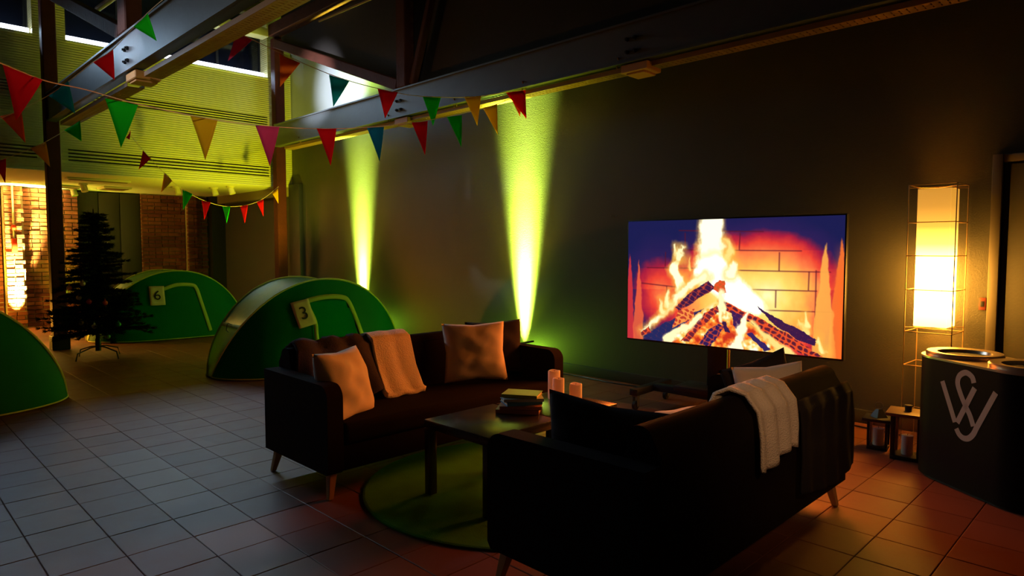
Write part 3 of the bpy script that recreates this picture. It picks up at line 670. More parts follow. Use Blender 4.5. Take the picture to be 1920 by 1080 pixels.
def drape(name, path, y0, y1, m, label, fold=.012, nf=5, hem=(0, 0), thick=.014, seed=1, cat='blanket', skew=(0, 0), wav=0):
    """path (x,z) over a back; the cloth spans y0..y1; hem changes the length on either end"""
    rs = random.Random(seed); P_ = [Vector(p) for p in path]; L_ = [0]
    for i in range(1, len(P_)): L_.append(L_[-1] + (P_[i] - P_[i - 1]).length)
    def pt(s):
        s = max(0, min(L_[-1], s))
        for i in range(1, len(P_)):
            if s <= L_[i] + 1e-9:
                u = (s - L_[i - 1]) / (L_[i] - L_[i - 1]); p = P_[i - 1].lerp(P_[i], u); d = (P_[i] - P_[i - 1]).normalized(); return p, Vector((-d.y, d.x))
    NJ, NI = 44, 36; rows = []; ph = rs.uniform(0, 6)
    for i in range(NI + 1):
        r = []
        for j in range(NJ + 1):
            v = j / NJ; u = i / NI
            s0 = hem[0] * (.5 + .5 * math.sin(v * 5 + ph)); s1 = L_[-1] - hem[1] * (.5 + .5 * math.sin(v * 6.3 + ph * 2))
            s = s0 + (s1 - s0) * u
            p, nrm = pt(s); endw = min(1, 1.6 * abs(u - .5) + .25)
            off = fold * endw * math.sin(v * nf * 2 * PI + ph + 1.2 * math.sin(u * 3)) + fold * .6 * noise.noise(Vector((v * 5, u * 4, seed)))
            y = y0 + (y1 - y0) * v + skew[0] * (1 - u) + skew[1] * u + wav * math.sin(u * 7 + ph) * (v - .5)
            q = p + nrm * (off + fold)
            r.append((q.x, y, q.y))
        rows.append(r)
    o = loft(name, rows, m, None, True, thick)
    tag(o, label, cat); return o
bx = -4.12
drape('throw', [(bx - .03, .45), (bx - .03, .72), (bx - .01, .80), (bx + .08, .835), (bx + .17, .80), (bx + .26, .60), (bx + .36, .455), (bx + .40, .45)][::-1], 2.60, 2.92, cream_fleece, 'cream fleece throw hanging over the back of the far sofa', .006, 2, (0, 0), .035, 2, skew=(-.06, .0))
drape('blanket', [(bx - .04, .40), (bx - .04, .72), (bx - .01, .80), (bx + .08, .85), (bx + .19, .79), (bx + .27, .60), (bx + .36, .47)][::-1], 2.00, 2.62, grey_knit, 'dark grey blanket bunched over the left of the far sofa back', .020, 3, (.10, .08), .02, 4, wav=.05)
nx = -1.26
drape('throw', [(nx + .045, .47), (nx + .045, .62), (nx + .035, .74), (nx - .02, .815), (nx - .10, .835), (nx - .17, .80), (nx - .24, .62), (nx - .30, .47)], 2.72, 3.10, knit, 'ivory knitted throw hung over the back of the near sofa', .012, 3, (.05, .02), .016, 5, skew=(.0, -.06))
drape('blanket', [(nx + .05, .22), (nx + .045, .50), (nx + .035, .66), (nx + .012, .70), (nx + .004, .71)], 3.16, 3.86, dark_cotton, 'dark cloth draped on the back corner of the near sofa', .006, 4, (.05, 0), .014, 7)

# ------------------------------------------------------------ rug, tables, books, candles
bm = bmesh.new(); n = 96; cx, cy, R_ = -2.80, 2.82, .90
for (z, r) in ((.001, R_), (.010, R_), (.014, R_ - .012)): [bm.verts.new((cx + r * math.cos(k * 2 * PI / n), cy + r * math.sin(k * 2 * PI / n), z)) for k in range(n)]
bm.verts.ensure_lookup_table()
for q in (0, 1):
    for k in range(n): bm.faces.new([bm.verts[q * n + k], bm.verts[q * n + (k + 1) % n], bm.verts[(q + 1) * n + (k + 1) % n], bm.verts[(q + 1) * n + k]])
bm.faces.new([bm.verts[2 * n + k] for k in range(n)])
o = bm_obj('rug', bm, mat('green_rug_pile', (.07, .30, .03), .95, spec=.1, bump=.9, bscale=260, var=.2)); tag(o, 'round green rug under the coffee tables', 'rug')
def table(x0, y0, label):
    t = thing('coffee_table', label, 'table', (x0, y0, 0))
    box('table_top', (0, 0, .40), (.545, .545, .45), table_black, t, .003)
    for x in (0, .495):
        for y in (0, .495): box('leg', (x, y, .014), (x + .05, y + .05, .40), table_black, t, .002)
table(-3.04, 2.325, 'black square coffee table nearer the viewer, books on its far half')
table(-3.03, 2.885, 'black square coffee table farther away, holding the candles')
book_specs = [((.26, .20, .024), (.35, .12, .08), 'brown book at the bottom of the stack', 8), ((.25, .19, .020), (.42, .16, .10), 'reddish book second from the bottom of the stack', 14), ((.22, .16, .022), (.05, .28, .50), 'blue book in the middle of the stack', 34), ((.24, .17, .018), (.45, .55, .50), 'pale teal book second from the top of the stack', 22), ((.22, .16, .020), (.35, .50, .05), 'lime green book on top of the stack', 2)]
z = .451
for i, ((a_, b_, h_), col, lab, ang) in enumerate(book_specs):
    t = thing('book', lab, 'book', (-2.80 + .008 * (i % 2), 2.865 + .006 * i, z), math.radians(38 + ang - 10), 'books stacked on the coffee table')
    cm = mat('book_cover_%d' % i, col, .5)
    box('front_cover', (-a_ / 2, -b_ / 2, h_ - .003), (a_ / 2, b_ / 2, h_), cm, t); box('back_cover', (-a_ / 2, -b_ / 2, 0), (a_ / 2, b_ / 2, .003), cm, t)
    box('spine', (-a_ / 2, -b_ / 2 - .002, 0), (a_ / 2, -b_ / 2 + .002, h_), cm, t); box('page_block', (-a_ / 2 + .005, -b_ / 2 + .002, .003), (a_ / 2 - .005, b_ / 2 - .006, h_ - .003), paper, t)
    z += h_ + .0006
def candle(x, y, r, h, label):
    t = thing('candle', label, 'candle', (x, y, .451), 0, 'pillar candles on the far coffee table')
    bm = bmesh.new(); n = 28; rings = []
    for rr, zz in ((r, 0), (r, h - .006), (r - .003, h), (r - .010, h), (r - .014, h - .012), (.004, h - .016)):
        rings.append([bm.verts.new((rr * math.cos(k * 2 * PI / n), rr * math.sin(k * 2 * PI / n), zz + (.002 * math.sin(3 * k * 2 * PI / n) if zz > h - .007 else 0))) for k in range(n)])
    for i in range(len(rings) - 1):
        for k in range(n): bm.faces.new((rings[i][k], rings[i][(k + 1) % n], rings[i + 1][(k + 1) % n], rings[i + 1][k]))
    bm.faces.new(rings[0][::-1]); bm.faces.new(rings[-1]); bm_obj('wax', bm, candle_wax, t, True)
    bm = bmesh.new(); tube(bm, [(0, 0, h - .016), (.001, 0, h - .006), (.003, 0, h + .002)], .0012, 5); bm_obj('wick', bm, ink, t)
candle(-2.865, 3.255, .040, .185, 'tallest ivory pillar candle beside the books')
candle(-2.775, 3.195, .038, .155, 'middle ivory pillar candle in front of the tallest')
candle(-2.665, 3.235, .040, .130, 'shortest ivory pillar candle on the right')

# ------------------------------------------------------------ television with fire picture
TVW, TVH = 1.84, 1.07
tvc = Vector((-2.665, 5.16, 1.145)); ta = math.atan2(.12, 1.815)
tv = thing('television', 'large screen on a wheeled stand showing a log fire', 'television', tvc, ta)
box('housing', (-TVW / 2 - .012, .0, -TVH / 2 - .016), (TVW / 2 + .012, .055, TVH / 2 + .012), plastic_black, tv, .006)
box('rear_cover', (-.6, .055, -.4), (.6, .085, .35), plastic_black, tv, .01)
NX, NY = 440, 250
uu, vv = np.meshgrid(np.linspace(0, 1, NX), np.linspace(0, 1, NY))
X = uu * 1560; top = 68 - 48 * uu; bot = 918 + 142 * uu; Y = top + vv * (bot - top)
def vnoise(sx, sy, seed, octs=4):
    r = np.zeros_like(uu); amp = 1; tot = 0; g = np.random.default_rng(seed)
    for o_ in range(octs):
        gx, gy = int(sx * 2 ** o_) + 2, int(sy * 2 ** o_) + 2; G = g.random((gy, gx))
        xf = uu * (gx - 1.001); yf = vv * (gy - 1.001); xi = xf.astype(int); yi = yf.astype(int); fx = xf - xi; fy = yf - yi
        fx = fx * fx * (3 - 2 * fx); fy = fy * fy * (3 - 2 * fy)
        r += amp * ((G[yi, xi] * (1 - fx) + G[yi, xi + 1] * fx) * (1 - fy) + (G[yi + 1, xi] * (1 - fx) + G[yi + 1, xi + 1] * fx) * fy); tot += amp; amp *= .55
    return r / tot
N1 = vnoise(6, 4, 1); N2 = vnoise(18, 12, 2); N3 = vnoise(60, 34, 3, 2); NF = vnoise(30, 9, 4)
Xw = X + (NF - .5) * 70 + (N2 - .5) * 30; Yw = Y + (N2 - .5) * 50
def ramp(g, stops):
    g = np.clip(g, stops[0][0], stops[-1][0]); out = np.zeros(g.shape + (3,)); xs = [s[0] for s in stops]
    for c in range(3): out[..., c] = np.interp(g, xs, [s[1][c] for s in stops])
    return out
# glowing back wall of the hearth
gl = 1.15 - np.sqrt(((Xw - 880) / 640) ** 2 + ((Yw - 640) / np.where(Yw < 640, 560, 700)) ** 2) + .10 * (N1 - .5)
gl = np.maximum(gl, 1.15 - np.sqrt(((Xw - 1080) / 560) ** 2 + ((Yw - 620) / 560) ** 2))
gl = np.maximum(gl, .56 - np.sqrt(((Xw - 290) / 420) ** 2 + ((Yw - 600) / 460) ** 2) * .55)
row = np.searchsorted([135, 272, 405, 560, 715, 870], Y); gl = gl + (((row * 37) % 7) - 3) * .009
col = ramp(gl, [(.0, (26, 28, 78)), (.22, (44, 30, 84)), (.32, (170, 30, 60)), (.42, (235, 66, 50)), (.56, (252, 130, 70)), (.72, (255, 185, 80)), (.9, (255, 225, 110)), (1.15, (255, 250, 190))])
def seg_d(x0, y0, x1, y1, xx=None, yy=None):
    xx = X if xx is None else xx; yy = Y if yy is None else yy
    dx, dy = x1 - x0, y1 - y0; t_ = np.clip(((xx - x0) * dx + (yy - y0) * dy) / (dx * dx + dy * dy), 0, 1); return np.hypot(xx - x0 - t_ * dx, yy - y0 - t_ * dy), t_
for (x0, y0, x1, y1) in ((430, 130, 1050, 137), (370, 270, 1300, 277), (170, 402, 640, 407), (880, 420, 1480, 430), (120, 515, 420, 545), (960, 560, 1400, 568), (1080, 712, 1500, 720), (478, 150, 480, 268), (322, 290, 320, 400), (890, 150, 885, 270), (1160, 290, 1160, 420), (1142, 568, 1142, 690), (1395, 420, 1397, 900), (1352, 430, 1350, 560), (335, 540, 335, 700)):
    d, _ = seg_d(x0, y0, x1, y1); k = np.clip(1.2 - d / 6, 0, 1)[..., None] * .72; col = col * (1 - k) + np.array((90, 20, 40)) * k
def blend(mask, c):
    global col
    k = np.clip(mask, 0, 1)[..., None]; col = col * (1 - k) + np.array(c, float) * k
def flame(pts, w0, w1, c=(255, 250, 215), soft_=18, halo=(255, 190, 70)):
    m = np.zeros_like(X); n_ = len(pts) - 1
    for i in range(n_):
        d, t_ = seg_d(*pts[i], *pts[i + 1], Xw, Yw); w_ = w0 + (w1 - w0) * ((i + t_) / n_); m = np.maximum(m, np.clip((w_ - d) / soft_ + .5, 0, 1))
        h = np.clip((w_ + 45 - d) / 60, 0, 1) * .75; blend(h, halo) if halo else None
    blend(m, c); return m
def spike(cx_, y0, y1, w_, c):
    u = np.clip((Y - y0) / (y1 - y0), 0, 1); hw = w_ * u ** .8; m = np.clip((hw - np.abs(Xw * .4 + X * .6 - cx_)) / 8 + .3, 0, 1) * (Y > y0) * (Y < y1); blend(m * .9, c)
spike(15, 300, 1000, 62, (215, 50, 55)); spike(98, 340, 960, 52, (236, 96, 60)); spike(1545, 180, 1060, 75, (252, 120, 48)); spike(1448, 215, 1060, 80, (255, 176, 75))
blend(np.clip((X - 1490) / 60, 0, 1) * np.clip((Y - 200) / 300, 0, 1), (250, 110, 40))
# flames
flame([(680, 20), (680, 230), (690, 440)], 85, 105, (255, 252, 215), 26, (255, 200, 90))
flame([(790, 190), (830, 300), (760, 440)], 8, 50, (255, 226, 130), 24)
flame([(690, 430), (800, 520), (900, 610), (1010, 690)], 130, 70, (255, 255, 235), 30, (255, 225, 120))
flame([(870, 370), (830, 450)], 12, 40, (255, 250, 200), 18)
flame([(400, 240), (425, 340), (395, 430), (445, 500), (470, 590)], 10, 46, (255, 250, 200), 14)
flame([(455, 245), (430, 330)], 8, 22, (255, 240, 180), 14); flame([(500, 320), (505, 410)], 4, 12, (255, 210, 110), 12)
flame([(640, 470), (500, 560), (370, 690), (240, 800), (150, 880)], 28, 16, (255, 246, 190), 22)
flame([(355, 570), (345, 660)], 6, 30, (255, 240, 170), 16); flame([(290, 640), (300, 720)], 6, 26, (255, 235, 160), 16)
for (a_, b_) in (((1290, 780), (1330, 870)), ((1330, 720), (1340, 830)), ((1410, 900), (1440, 1000))): flame([a_, b_], 5, 20, (255, 240, 150), 14)
# bed of fire under the logs
bed = np.clip((Y - (620 + .72 * np.abs(X - 740))) / 60, 0, 1) * np.clip((1420 - X) / 60, 0, 1) * (X > 110)
fire = ramp(N3 * .35 + N2 * .72, [(.30, (200, 50, 30)), (.45, (250, 120, 40)), (.55, (255, 190, 80)), (.68, (255, 246, 190)), (.8, (255, 255, 235))]); col = col * (1 - bed[..., None]) + fire * bed[..., None]
def log(pts, base=(58, 22, 66), ember=.5, ec=(235, 80, 40)):
    global col
    m = np.full(X.shape, False); n_ = len(pts); xx = X + (N3 - .5) * 22; yy = Y + (N2 - .5) * 22
    for i in range(n_):
        x0, y0 = pts[i]; x1, y1 = pts[(i + 1) % n_]; c = ((y0 > yy) != (y1 > yy)) & (xx < (x1 - x0) * (yy - y0) / ((y1 - y0) + 1e-9) + x0); m ^= c
    cell = np.abs(np.sin((X * .8 + Y * .5) / 13 + N2 * 6)) * np.abs(np.sin((Y * .9 - X * .5) / 11 + N1 * 6)); e = np.clip((ember - cell) * 3, 0, 1)[..., None]
    c = np.array(base, float) * (1 - e) + np.array(ec, float) * e; mm = m.astype(float)[..., None]; col = col * (1 - mm) + c * mm
log([(130, 912), (400, 775), (640, 705), (500, 800), (280, 945)], (35, 40, 92), .08)
log([(112, 880), (190, 835), (205, 880), (130, 905)], (120, 40, 50), .5)
log([(400, 700), (510, 598), (665, 498), (718, 548), (610, 622), (440, 725)], (60, 24, 66), .25)
log([(700, 560), (740, 490), (785, 500), (790, 590), (760, 590)], (200, 90, 40), .5)
log([(455, 945), (640, 740), (735, 680), (745, 730), (600, 850), (520, 950)], (110, 34, 52), .42)
log([(380, 850), (430, 720), (560, 700), (550, 770)], (190, 60, 45), .6, (250, 150, 70))
log([(595, 965), (680, 850), (750, 810), (790, 830), (690, 985)], (50, 28, 84), .3)
log([(775, 640), (870, 690), (1150, 830), (1445, 1045), (1390, 1060), (1160, 930), (930, 780), (800, 720)], (90, 28, 50), .55)
log([(1015, 678), (1105, 735), (1412, 920), (1395, 968), (1285, 925), (1100, 780)], (56, 24, 70), .06)
log([(945, 885), (978, 868), (1118, 1000), (1080, 1020)], (48, 34, 96), .05)
log([(840, 715), (918, 750), (893, 885), (850, 820)], (60, 28, 84), .12)
log([(770, 790), (800, 800), (830, 880), (800, 870)], (54, 26, 70), .05)
flame([(765, 590), (775, 700), (770, 780)], 22, 14, (255, 240, 180), 14, None); flame([(940, 740), (900, 880), (870, 990)], 16, 44, (255, 246, 200), 16, None)
flame([(600, 760), (480, 860), (330, 930)], 18, 34, (255, 240, 180), 16, None); flame([(990, 800), (1120, 930), (1230, 1030)], 10, 34, (255, 225, 130), 16, None)
c01 = np.clip(col / 255, 0, 1); lin = np.where(c01 <= .04045, c01 / 12.92, ((c01 + .055) / 1.055) ** 2.4)
hot = np.clip((c01.min(-1) - .55) / .3, 0, 1)[..., None]; lin = lin * (1 + .3 * hot)
verts = np.stack([(uu - .5) * TVW, np.full_like(uu, -.003), (.5 - vv) * TVH], -1).reshape(-1, 3)
idx = np.arange(NX * NY).reshape(NY, NX); fc = np.stack([idx[:-1, :-1], idx[1:, :-1], idx[1:, 1:], idx[:-1, 1:]], -1).reshape(-1, 4)
me = bpy.data.meshes.new('screen'); me.vertices.add(len(verts)); me.vertices.foreach_set('co', verts.ravel())
me.loops.add(fc.size); me.loops.foreach_set('vertex_index', fc.ravel()); me.polygons.add(len(fc)); me.polygons.foreach_set('loop_start', np.arange(0, fc.size, 4)); me.update(calc_edges=True)
at_ = me.color_attributes.new('picture', 'FLOAT_COLOR', 'POINT'); at_.data.foreach_set('color', np.concatenate([lin.reshape(-1, 3), np.ones((NX * NY, 1))], 1).ravel().astype(np.float32))
sm = bpy.data.materials.new('screen_picture'); sm.use_nodes = True; nt = sm.node_tree; b = nt.nodes['Principled BSDF']; ca = nt.nodes.new('ShaderNodeVertexColor'); ca.layer_name = 'picture'
b.inputs['Base Color'].default_value = (.01, .01, .01, 1); b.inputs['Roughness'].default_value = .2; nt.links.new(ca.outputs[0], b.inputs['Emission Color']); b.inputs['Emission Strength'].default_value = 1.05
me.materials.append(sm); so = bpy.data.objects.new('screen', me); C.objects.link(so); so.parent = tv; so['label'] = 'screen showing burning logs before a brick hearth'
# light thrown by the screen (same place, same size)
tl = area('screen_light', tvc + Vector((0, -.03, -.1)), tvc + Vector((.05, -1, -.3)), (1, .19, .014), 88, 1.7, .9, 150)
st = thing('television_stand', 'black wheeled stand under the large screen', 'stand', (tvc.x - .01, tvc.y + .10, 0), ta)
for x in (-.72, .60):
    box('foot_beam', (x - .04, -.32, .13), (x + .04, .32, .19), frame_black, st, .006)
    for y in (-.28, .28):
        w_ = bpy.data.objects.new('caster', None); C.objects.link(w_); w_.parent = st; w_.location = (x, y, 0)
        bm = bmesh.new(); add_cyl(bm, (-.014, 0, .04), (.014, 0, .04), .04, n=18); bm_obj('caster_wheel', bm, plastic_black, w_, True)
        bm = bmesh.new(); add_box(bm, (-.022, .01, .075), (.005, .04, .09)); add_box(bm, (.022, .01, .075), (.005, .04, .09)); add_box(bm, (0, .01, .122), (.05, .05, .014)); bm_obj('caster_fork', bm, steel, w_)
box('cross_beam', (-.68, -.04, .135), (.56, .04, .20), frame_black, st, .006)
box('shelf', (-.42, -.16, .20), (.02, .16, .24), frame_black, st, .006)
box('column', (-.20, .04, .19), (-.02, .10, 1.2), frame_black, st, .005)
cyl('side_tube', (.02, -.02, .19), (.02, -.02, 1.0), .013, mat('brass_tube', (.75, .45, .15), .35, .5), st, n=12)
box('mount_plate', (-.35, .005, .85), (.25, .035, 1.35), frame_black, st, .004)

# ------------------------------------------------------------ paper lamp in its wire frame
LX, LY = -1.262, 5.68
lp = thing('floor_lamp', 'tall square paper lamp glowing inside a thin wire frame', 'lamp', (LX, LY, 0), math.radians(-2)); lp.scale = (1.045, 1.045, 1.015)
sm = bpy.data.materials.new('glowing_paper'); sm.use_nodes = True; nt = sm.node_tree; b = nt.nodes['Principled BSDF']
tc = nt.nodes.new('ShaderNodeTexCoord'); sx = nt.nodes.new('ShaderNodeSeparateXYZ'); nt.links.new(tc.outputs['Object'], sx.inputs[0])
mr = nt.nodes.new('ShaderNodeMapRange'); mr.inputs[1].default_value = .82; mr.inputs[2].default_value = 1.86; nt.links.new(sx.outputs['Z'], mr.inputs[0])
b.inputs['Emission Color'].default_value = (1, .43, .045, 1)
sr = nt.nodes.new('ShaderNodeValToRGB'); e = sr.color_ramp.elements; e[0].color = (.30,) * 3 + (1,); e[1].color = (.014,) * 3 + (1,)
for p_, c_ in ((.12, .55), (.32, .95), (.48, .60), (.60, .12), (.72, .035), (.86, .018)): x_ = e.new(p_); x_.color = (c_, c_, c_, 1)
nt.links.new(mr.outputs[0], sr.inputs[0]); ml = nt.nodes.new('ShaderNodeMath'); ml.operation = 'MULTIPLY'; ml.inputs[1].default_value = 44; nt.links.new(sr.outputs[0], ml.inputs[0]); nt.links.new(ml.outputs[0], b.inputs['Emission Strength'])
b.inputs['Base Color'].default_value = (.8, .7, .5, 1)
bm = bmesh.new(); h = .10
for sgn in ((1, 0), (-1, 0), (0, 1), (0, -1)):
    c_ = (sgn[0] * h, sgn[1] * h, 1.345); add_box(bm, c_, (.003 if sgn[0] else 2 * h, .003 if sgn[1] else 2 * h, .99))
sh = bm_obj('lamp_shade', bm, sm, lp); sh['label'] = 'glowing cream paper shade'
wire = mat('thin_bronze_wire', (.45, .28, .14), .4, .5)
g = .145
for x in (-g, g):
    for y in (-g, g):
        cyl('frame_upright', (x, y, .002), (x, y, 1.87), .0035, wire, lp, n=8)
def ring(z_, s, r_=.0035):
    bm = bmesh.new(); 
    for a_, b_ in (((-s, -s), (s, -s)), ((s, -s), (s, s)), ((s, s), (-s, s)), ((-s, s), (-s, -s))): add_cyl(bm, (*a_, z_), (*b_, z_), r_, n=6)
    bm_obj('frame_ring', bm, wire, lp)
for z_ in (.004, .20, .565, .81, 1.115, 1.36, 1.60, 1.868): ring(z_, g)
for z_ in (.84, 1.85):
    bm = bmesh.new(); add_cyl(bm, (-g, -g, z_), (g, g, z_), .003, n=6); add_cyl(bm, (g, -g, z_), (-g, g, z_), .003, n=6); bm_obj('shade_support', bm, wire, lp)

# ------------------------------------------------------------ lanterns with candles
def lantern(x, y, w_, h_, label, candle_label, wood=True):
    t = thing('lantern', label, 'lantern', (x, y, 0), math.radians(8)); s = w_ / 2; p = .014 if wood else .008
    box('lantern_base', (-s, -s, 0), (s, s, .025), frame_black, t, .003)
    for a_ in (-s + p, s - p):
        for b_ in (-s + p, s - p): box('lantern_post', (a_ - p, b_ - p, .025), (a_ + p, b_ + p, h_ - .03), frame_black, t, .002)
    box('lantern_top', (-s - .03, -s - .03, h_ - .03), (s + .03, s + .03, h_ - .008), mat('brown_lantern_top', (.16, .08, .035), .5) if wood else frame_black, t, .004)
    gm = bpy.data.materials.get('lantern_glass')
    if not gm:
        gm = bpy.data.materials.new('lantern_glass'); gm.use_nodes = True; n_ = gm.node_tree; tr = n_.nodes.new('ShaderNodeBsdfTransparent'); tr.inputs[0].default_value = (.93, .94, .94, 1); gl_ = n_.nodes.new('ShaderNodeBsdfGlossy'); gl_.inputs[1].default_value = .05
        mx = n_.nodes.new('ShaderNodeMixShader'); mx.inputs[0].default_value = .07; n_.links.new(tr.outputs[0], mx.inputs[1]); n_.links.new(gl_.outputs[0], mx.inputs[2]); n_.links.new(mx.outputs[0], n_.nodes['Material Output'].inputs[0])
    for sg in ((1, 0), (-1, 0), (0, 1), (0, -1)):
        cx_, cy_ = sg[0] * (s - p), sg[1] * (s - p)
        box('lantern_pane', (cx_ - (.001 if sg[0] else s - 2 * p), cy_ - (.001 if sg[1] else s - 2 * p), .026), (cx_ + (.001 if sg[0] else s - 2 * p), cy_ + (.001 if sg[1] else s - 2 * p), h_ - .031), gm, t)
    if wood: cyl('lantern_knob', (0, 0, h_ - .008), (0, 0, h_ + .035), .02, frame_black, t, .024)
    else:
        bm = bmesh.new(); vs_ = add_cyl(bm, (0, 0, h_ - .01), (0, 0, h_ + .05), s * .9, .02, 4); bm_obj('lantern_roof', bm, frame_black, t)
        bm = bmesh.new(); tube(bm, [(.025 * math.cos(k * PI / 6), 0, h_ + .075 + .025 * math.sin(k * PI / 6)) for k in range(13)], .003); bm_obj('lantern_ring', bm, steel, t)
    c = thing('candle', candle_label, 'candle', (x, y, .026)); cyl('wax', (0, 0, 0), (0, 0, .13 if wood else .12), .036, mat('grey_white_wax', (.55, .50, .48), .5), c, n=20); cyl('wick', (0, 0, .12), (0, 0, .14), .0015, ink, c, n=5)
lantern(-1.265, 5.10, .185, .33, 'large dark lantern with a flat brown top beside the bin', 'white pillar candle inside the large lantern')
lantern(-1.475, 5.20, .13, .235, 'small dark metal lantern left of the large one', 'white pillar candle inside the small lantern', False)
# cable on the floor
bm = bmesh.new(); tube(bm, [(-5.0 + i * .18, 5.74 + .02 * math.sin(i * 1.1) - (.10 if i > 16 else 0) * min(1, (i - 16) / 4), .008) for i in range(21)], .006); o = bm_obj('floor_cable', bm, plastic_black); tag(o, 'black cable lying along the foot of the long wall', 'cable')

# ------------------------------------------------------------ recycling bin with monogram
bc = Vector((-.92, 4.91, 0)); ax = math.atan2(-.583, .813)
bn = thing('litter_bin', 'dark double waste bin with a grey letter monogram on its side', 'bin', bc, ax)
Rb, Sp, Hb = .225, .46, .765
def stadium(r, n=24):
    return [(Sp + r * math.cos(-PI / 2 + PI * k / n), r * math.sin(-PI / 2 + PI * k / n)) for k in range(n + 1)] + [(r * math.cos(PI / 2 + PI * k / n), r * math.sin(PI / 2 + PI * k / n)) for k in range(n + 1)]
bin_m = mat('dark_bin_plastic', (.007, .004, .003), .55, spec=.08, bump=.05); brass = mat('bronze_rim', (.55, .42, .28), .28, .7)
bm = bmesh.new(); add_prism(bm, stadium(Rb), .015, Hb - .012, 'z'); bm_obj('bin_body', bm, bin_m, bn, True)
bm = bmesh.new(); add_prism(bm, stadium(Rb - .02), 0, .015, 'z'); bm_obj('bin_plinth', bm, plastic_black, bn)
bm = bmesh.new(); add_prism(bm, stadium(Rb + .004), Hb - .012, Hb, 'z'); bm_obj('bin_rim', bm, brass, bn, True)
for x in (0, Sp):
    bm = bmesh.new(); n = 48; rr = [(.205, Hb + .001), (.207, Hb + .018), (.200, Hb + .026), (.145, Hb + .022), (.140, Hb + .008), (.138, Hb + .002)]
    rings = [[bm.verts.new((x + r_ * math.cos(k * 2 * PI / n), r_ * math.sin(k * 2 * PI / n), z_)) for k in range(n)] for r_, z_ in rr]
    for i in range(len(rings) - 1):
        for k in range(n): bm.faces.new((rings[i][k], rings[i][(k + 1) % n], rings[i + 1][(k + 1) % n], rings[i + 1][k]))
    bm_obj('lid_ring', bm, brass, bn, True); cyl('lid_opening', (x, 0, Hb + .0005), (x, 0, Hb + .003), .139, ink, bn, n=36)
# monogram strokes: (u,v) in crop pixels -> metres along the flat side
U0, US = 210 - 14, .0
def ms(p):
    # convert a crop pixel to the bin's flat side by casting through the lens onto that side
    px, py = 1700 + p[0] / 3.177, 620 + p[1] / 3.177
    d = at(px, py, 1.0) - EYE; n_ = Vector((math.sin(ax), -math.cos(ax), 0)); P0 = bc + n_ * (Rb + .002)
    tt_ = (P0 - EYE).dot(n_) / d.dot(n_); q = EYE + d * tt_ - bc
    return (q.x * math.cos(ax) + q.y * math.sin(ax), q.z)
def cat_(pts, n=10):
    out = []
    for i in range(len(pts) - 1):
        p0 = pts[max(0, i - 1)]; p1 = pts[i]; p2 = pts[i + 1]; p3 = pts[min(len(pts) - 1, i + 2)]
        for k in range(n):
            u = k / n; out.append(tuple(.5 * ((2 * p1[c]) + (-p0[c] + p2[c]) * u + (2 * p0[c] - 5 * p1[c] + 4 * p2[c] - p3[c]) * u * u + (-p0[c] + 3 * p1[c] - 3 * p2[c] + p3[c]) * u ** 3) for c in (0, 1)))
    return out + [pts[-1]]
strokes = [[(212, 300), (287, 545)], [(300, 548), (405, 342)], cat_([(400, 312), (388, 275), (352, 250), (315, 268), (303, 312), (320, 375), (348, 445), (376, 505), (396, 570)]), cat_([(295, 583), (312, 618), (338, 640), (368, 641), (395, 618), (412, 585)]) + [(530, 370)]]
logo_m = mat('grey_vinyl_print', (.34, .30, .28), .6)
for s in strokes:
    P2 = [Vector(ms(p)) for p in s]; hw = .0165; bm = bmesh.new(); L1 = []; R1 = []
    for i, p in enumerate(P2):
        d = (P2[min(i + 1, len(P2) - 1)] - P2[max(i - 1, 0)]).normalized(); n_ = Vector((-d.y, d.x)) * hw; L1.append(p + n_); R1.append(p - n_)
    def surf(p, o_):
        u = p.x
        if u >= 0: return (u, -Rb - o_, p.y)
        an = u / Rb; return ((Rb + o_) * math.sin(an), -(Rb + o_) * math.cos(an), p.y)
    A = [bm.verts.new(surf(p, .0015)) for p in L1]; B = [bm.verts.new(surf(p, .0015)) for p in R1]
    for i in range(len(A) - 1): bm.faces.new((A[i], A[i + 1], B[i + 1], B[i]))
    bmesh.ops.recalc_face_normals(bm, faces=bm.faces[:])
    me = bpy.data.meshes.new('monogram_stroke'); bm.to_mesh(me); bm.free(); o = bpy.data.objects.new('monogram_stroke', me); C.objects.link(o); me.materials.append(logo_m); o.parent = bn

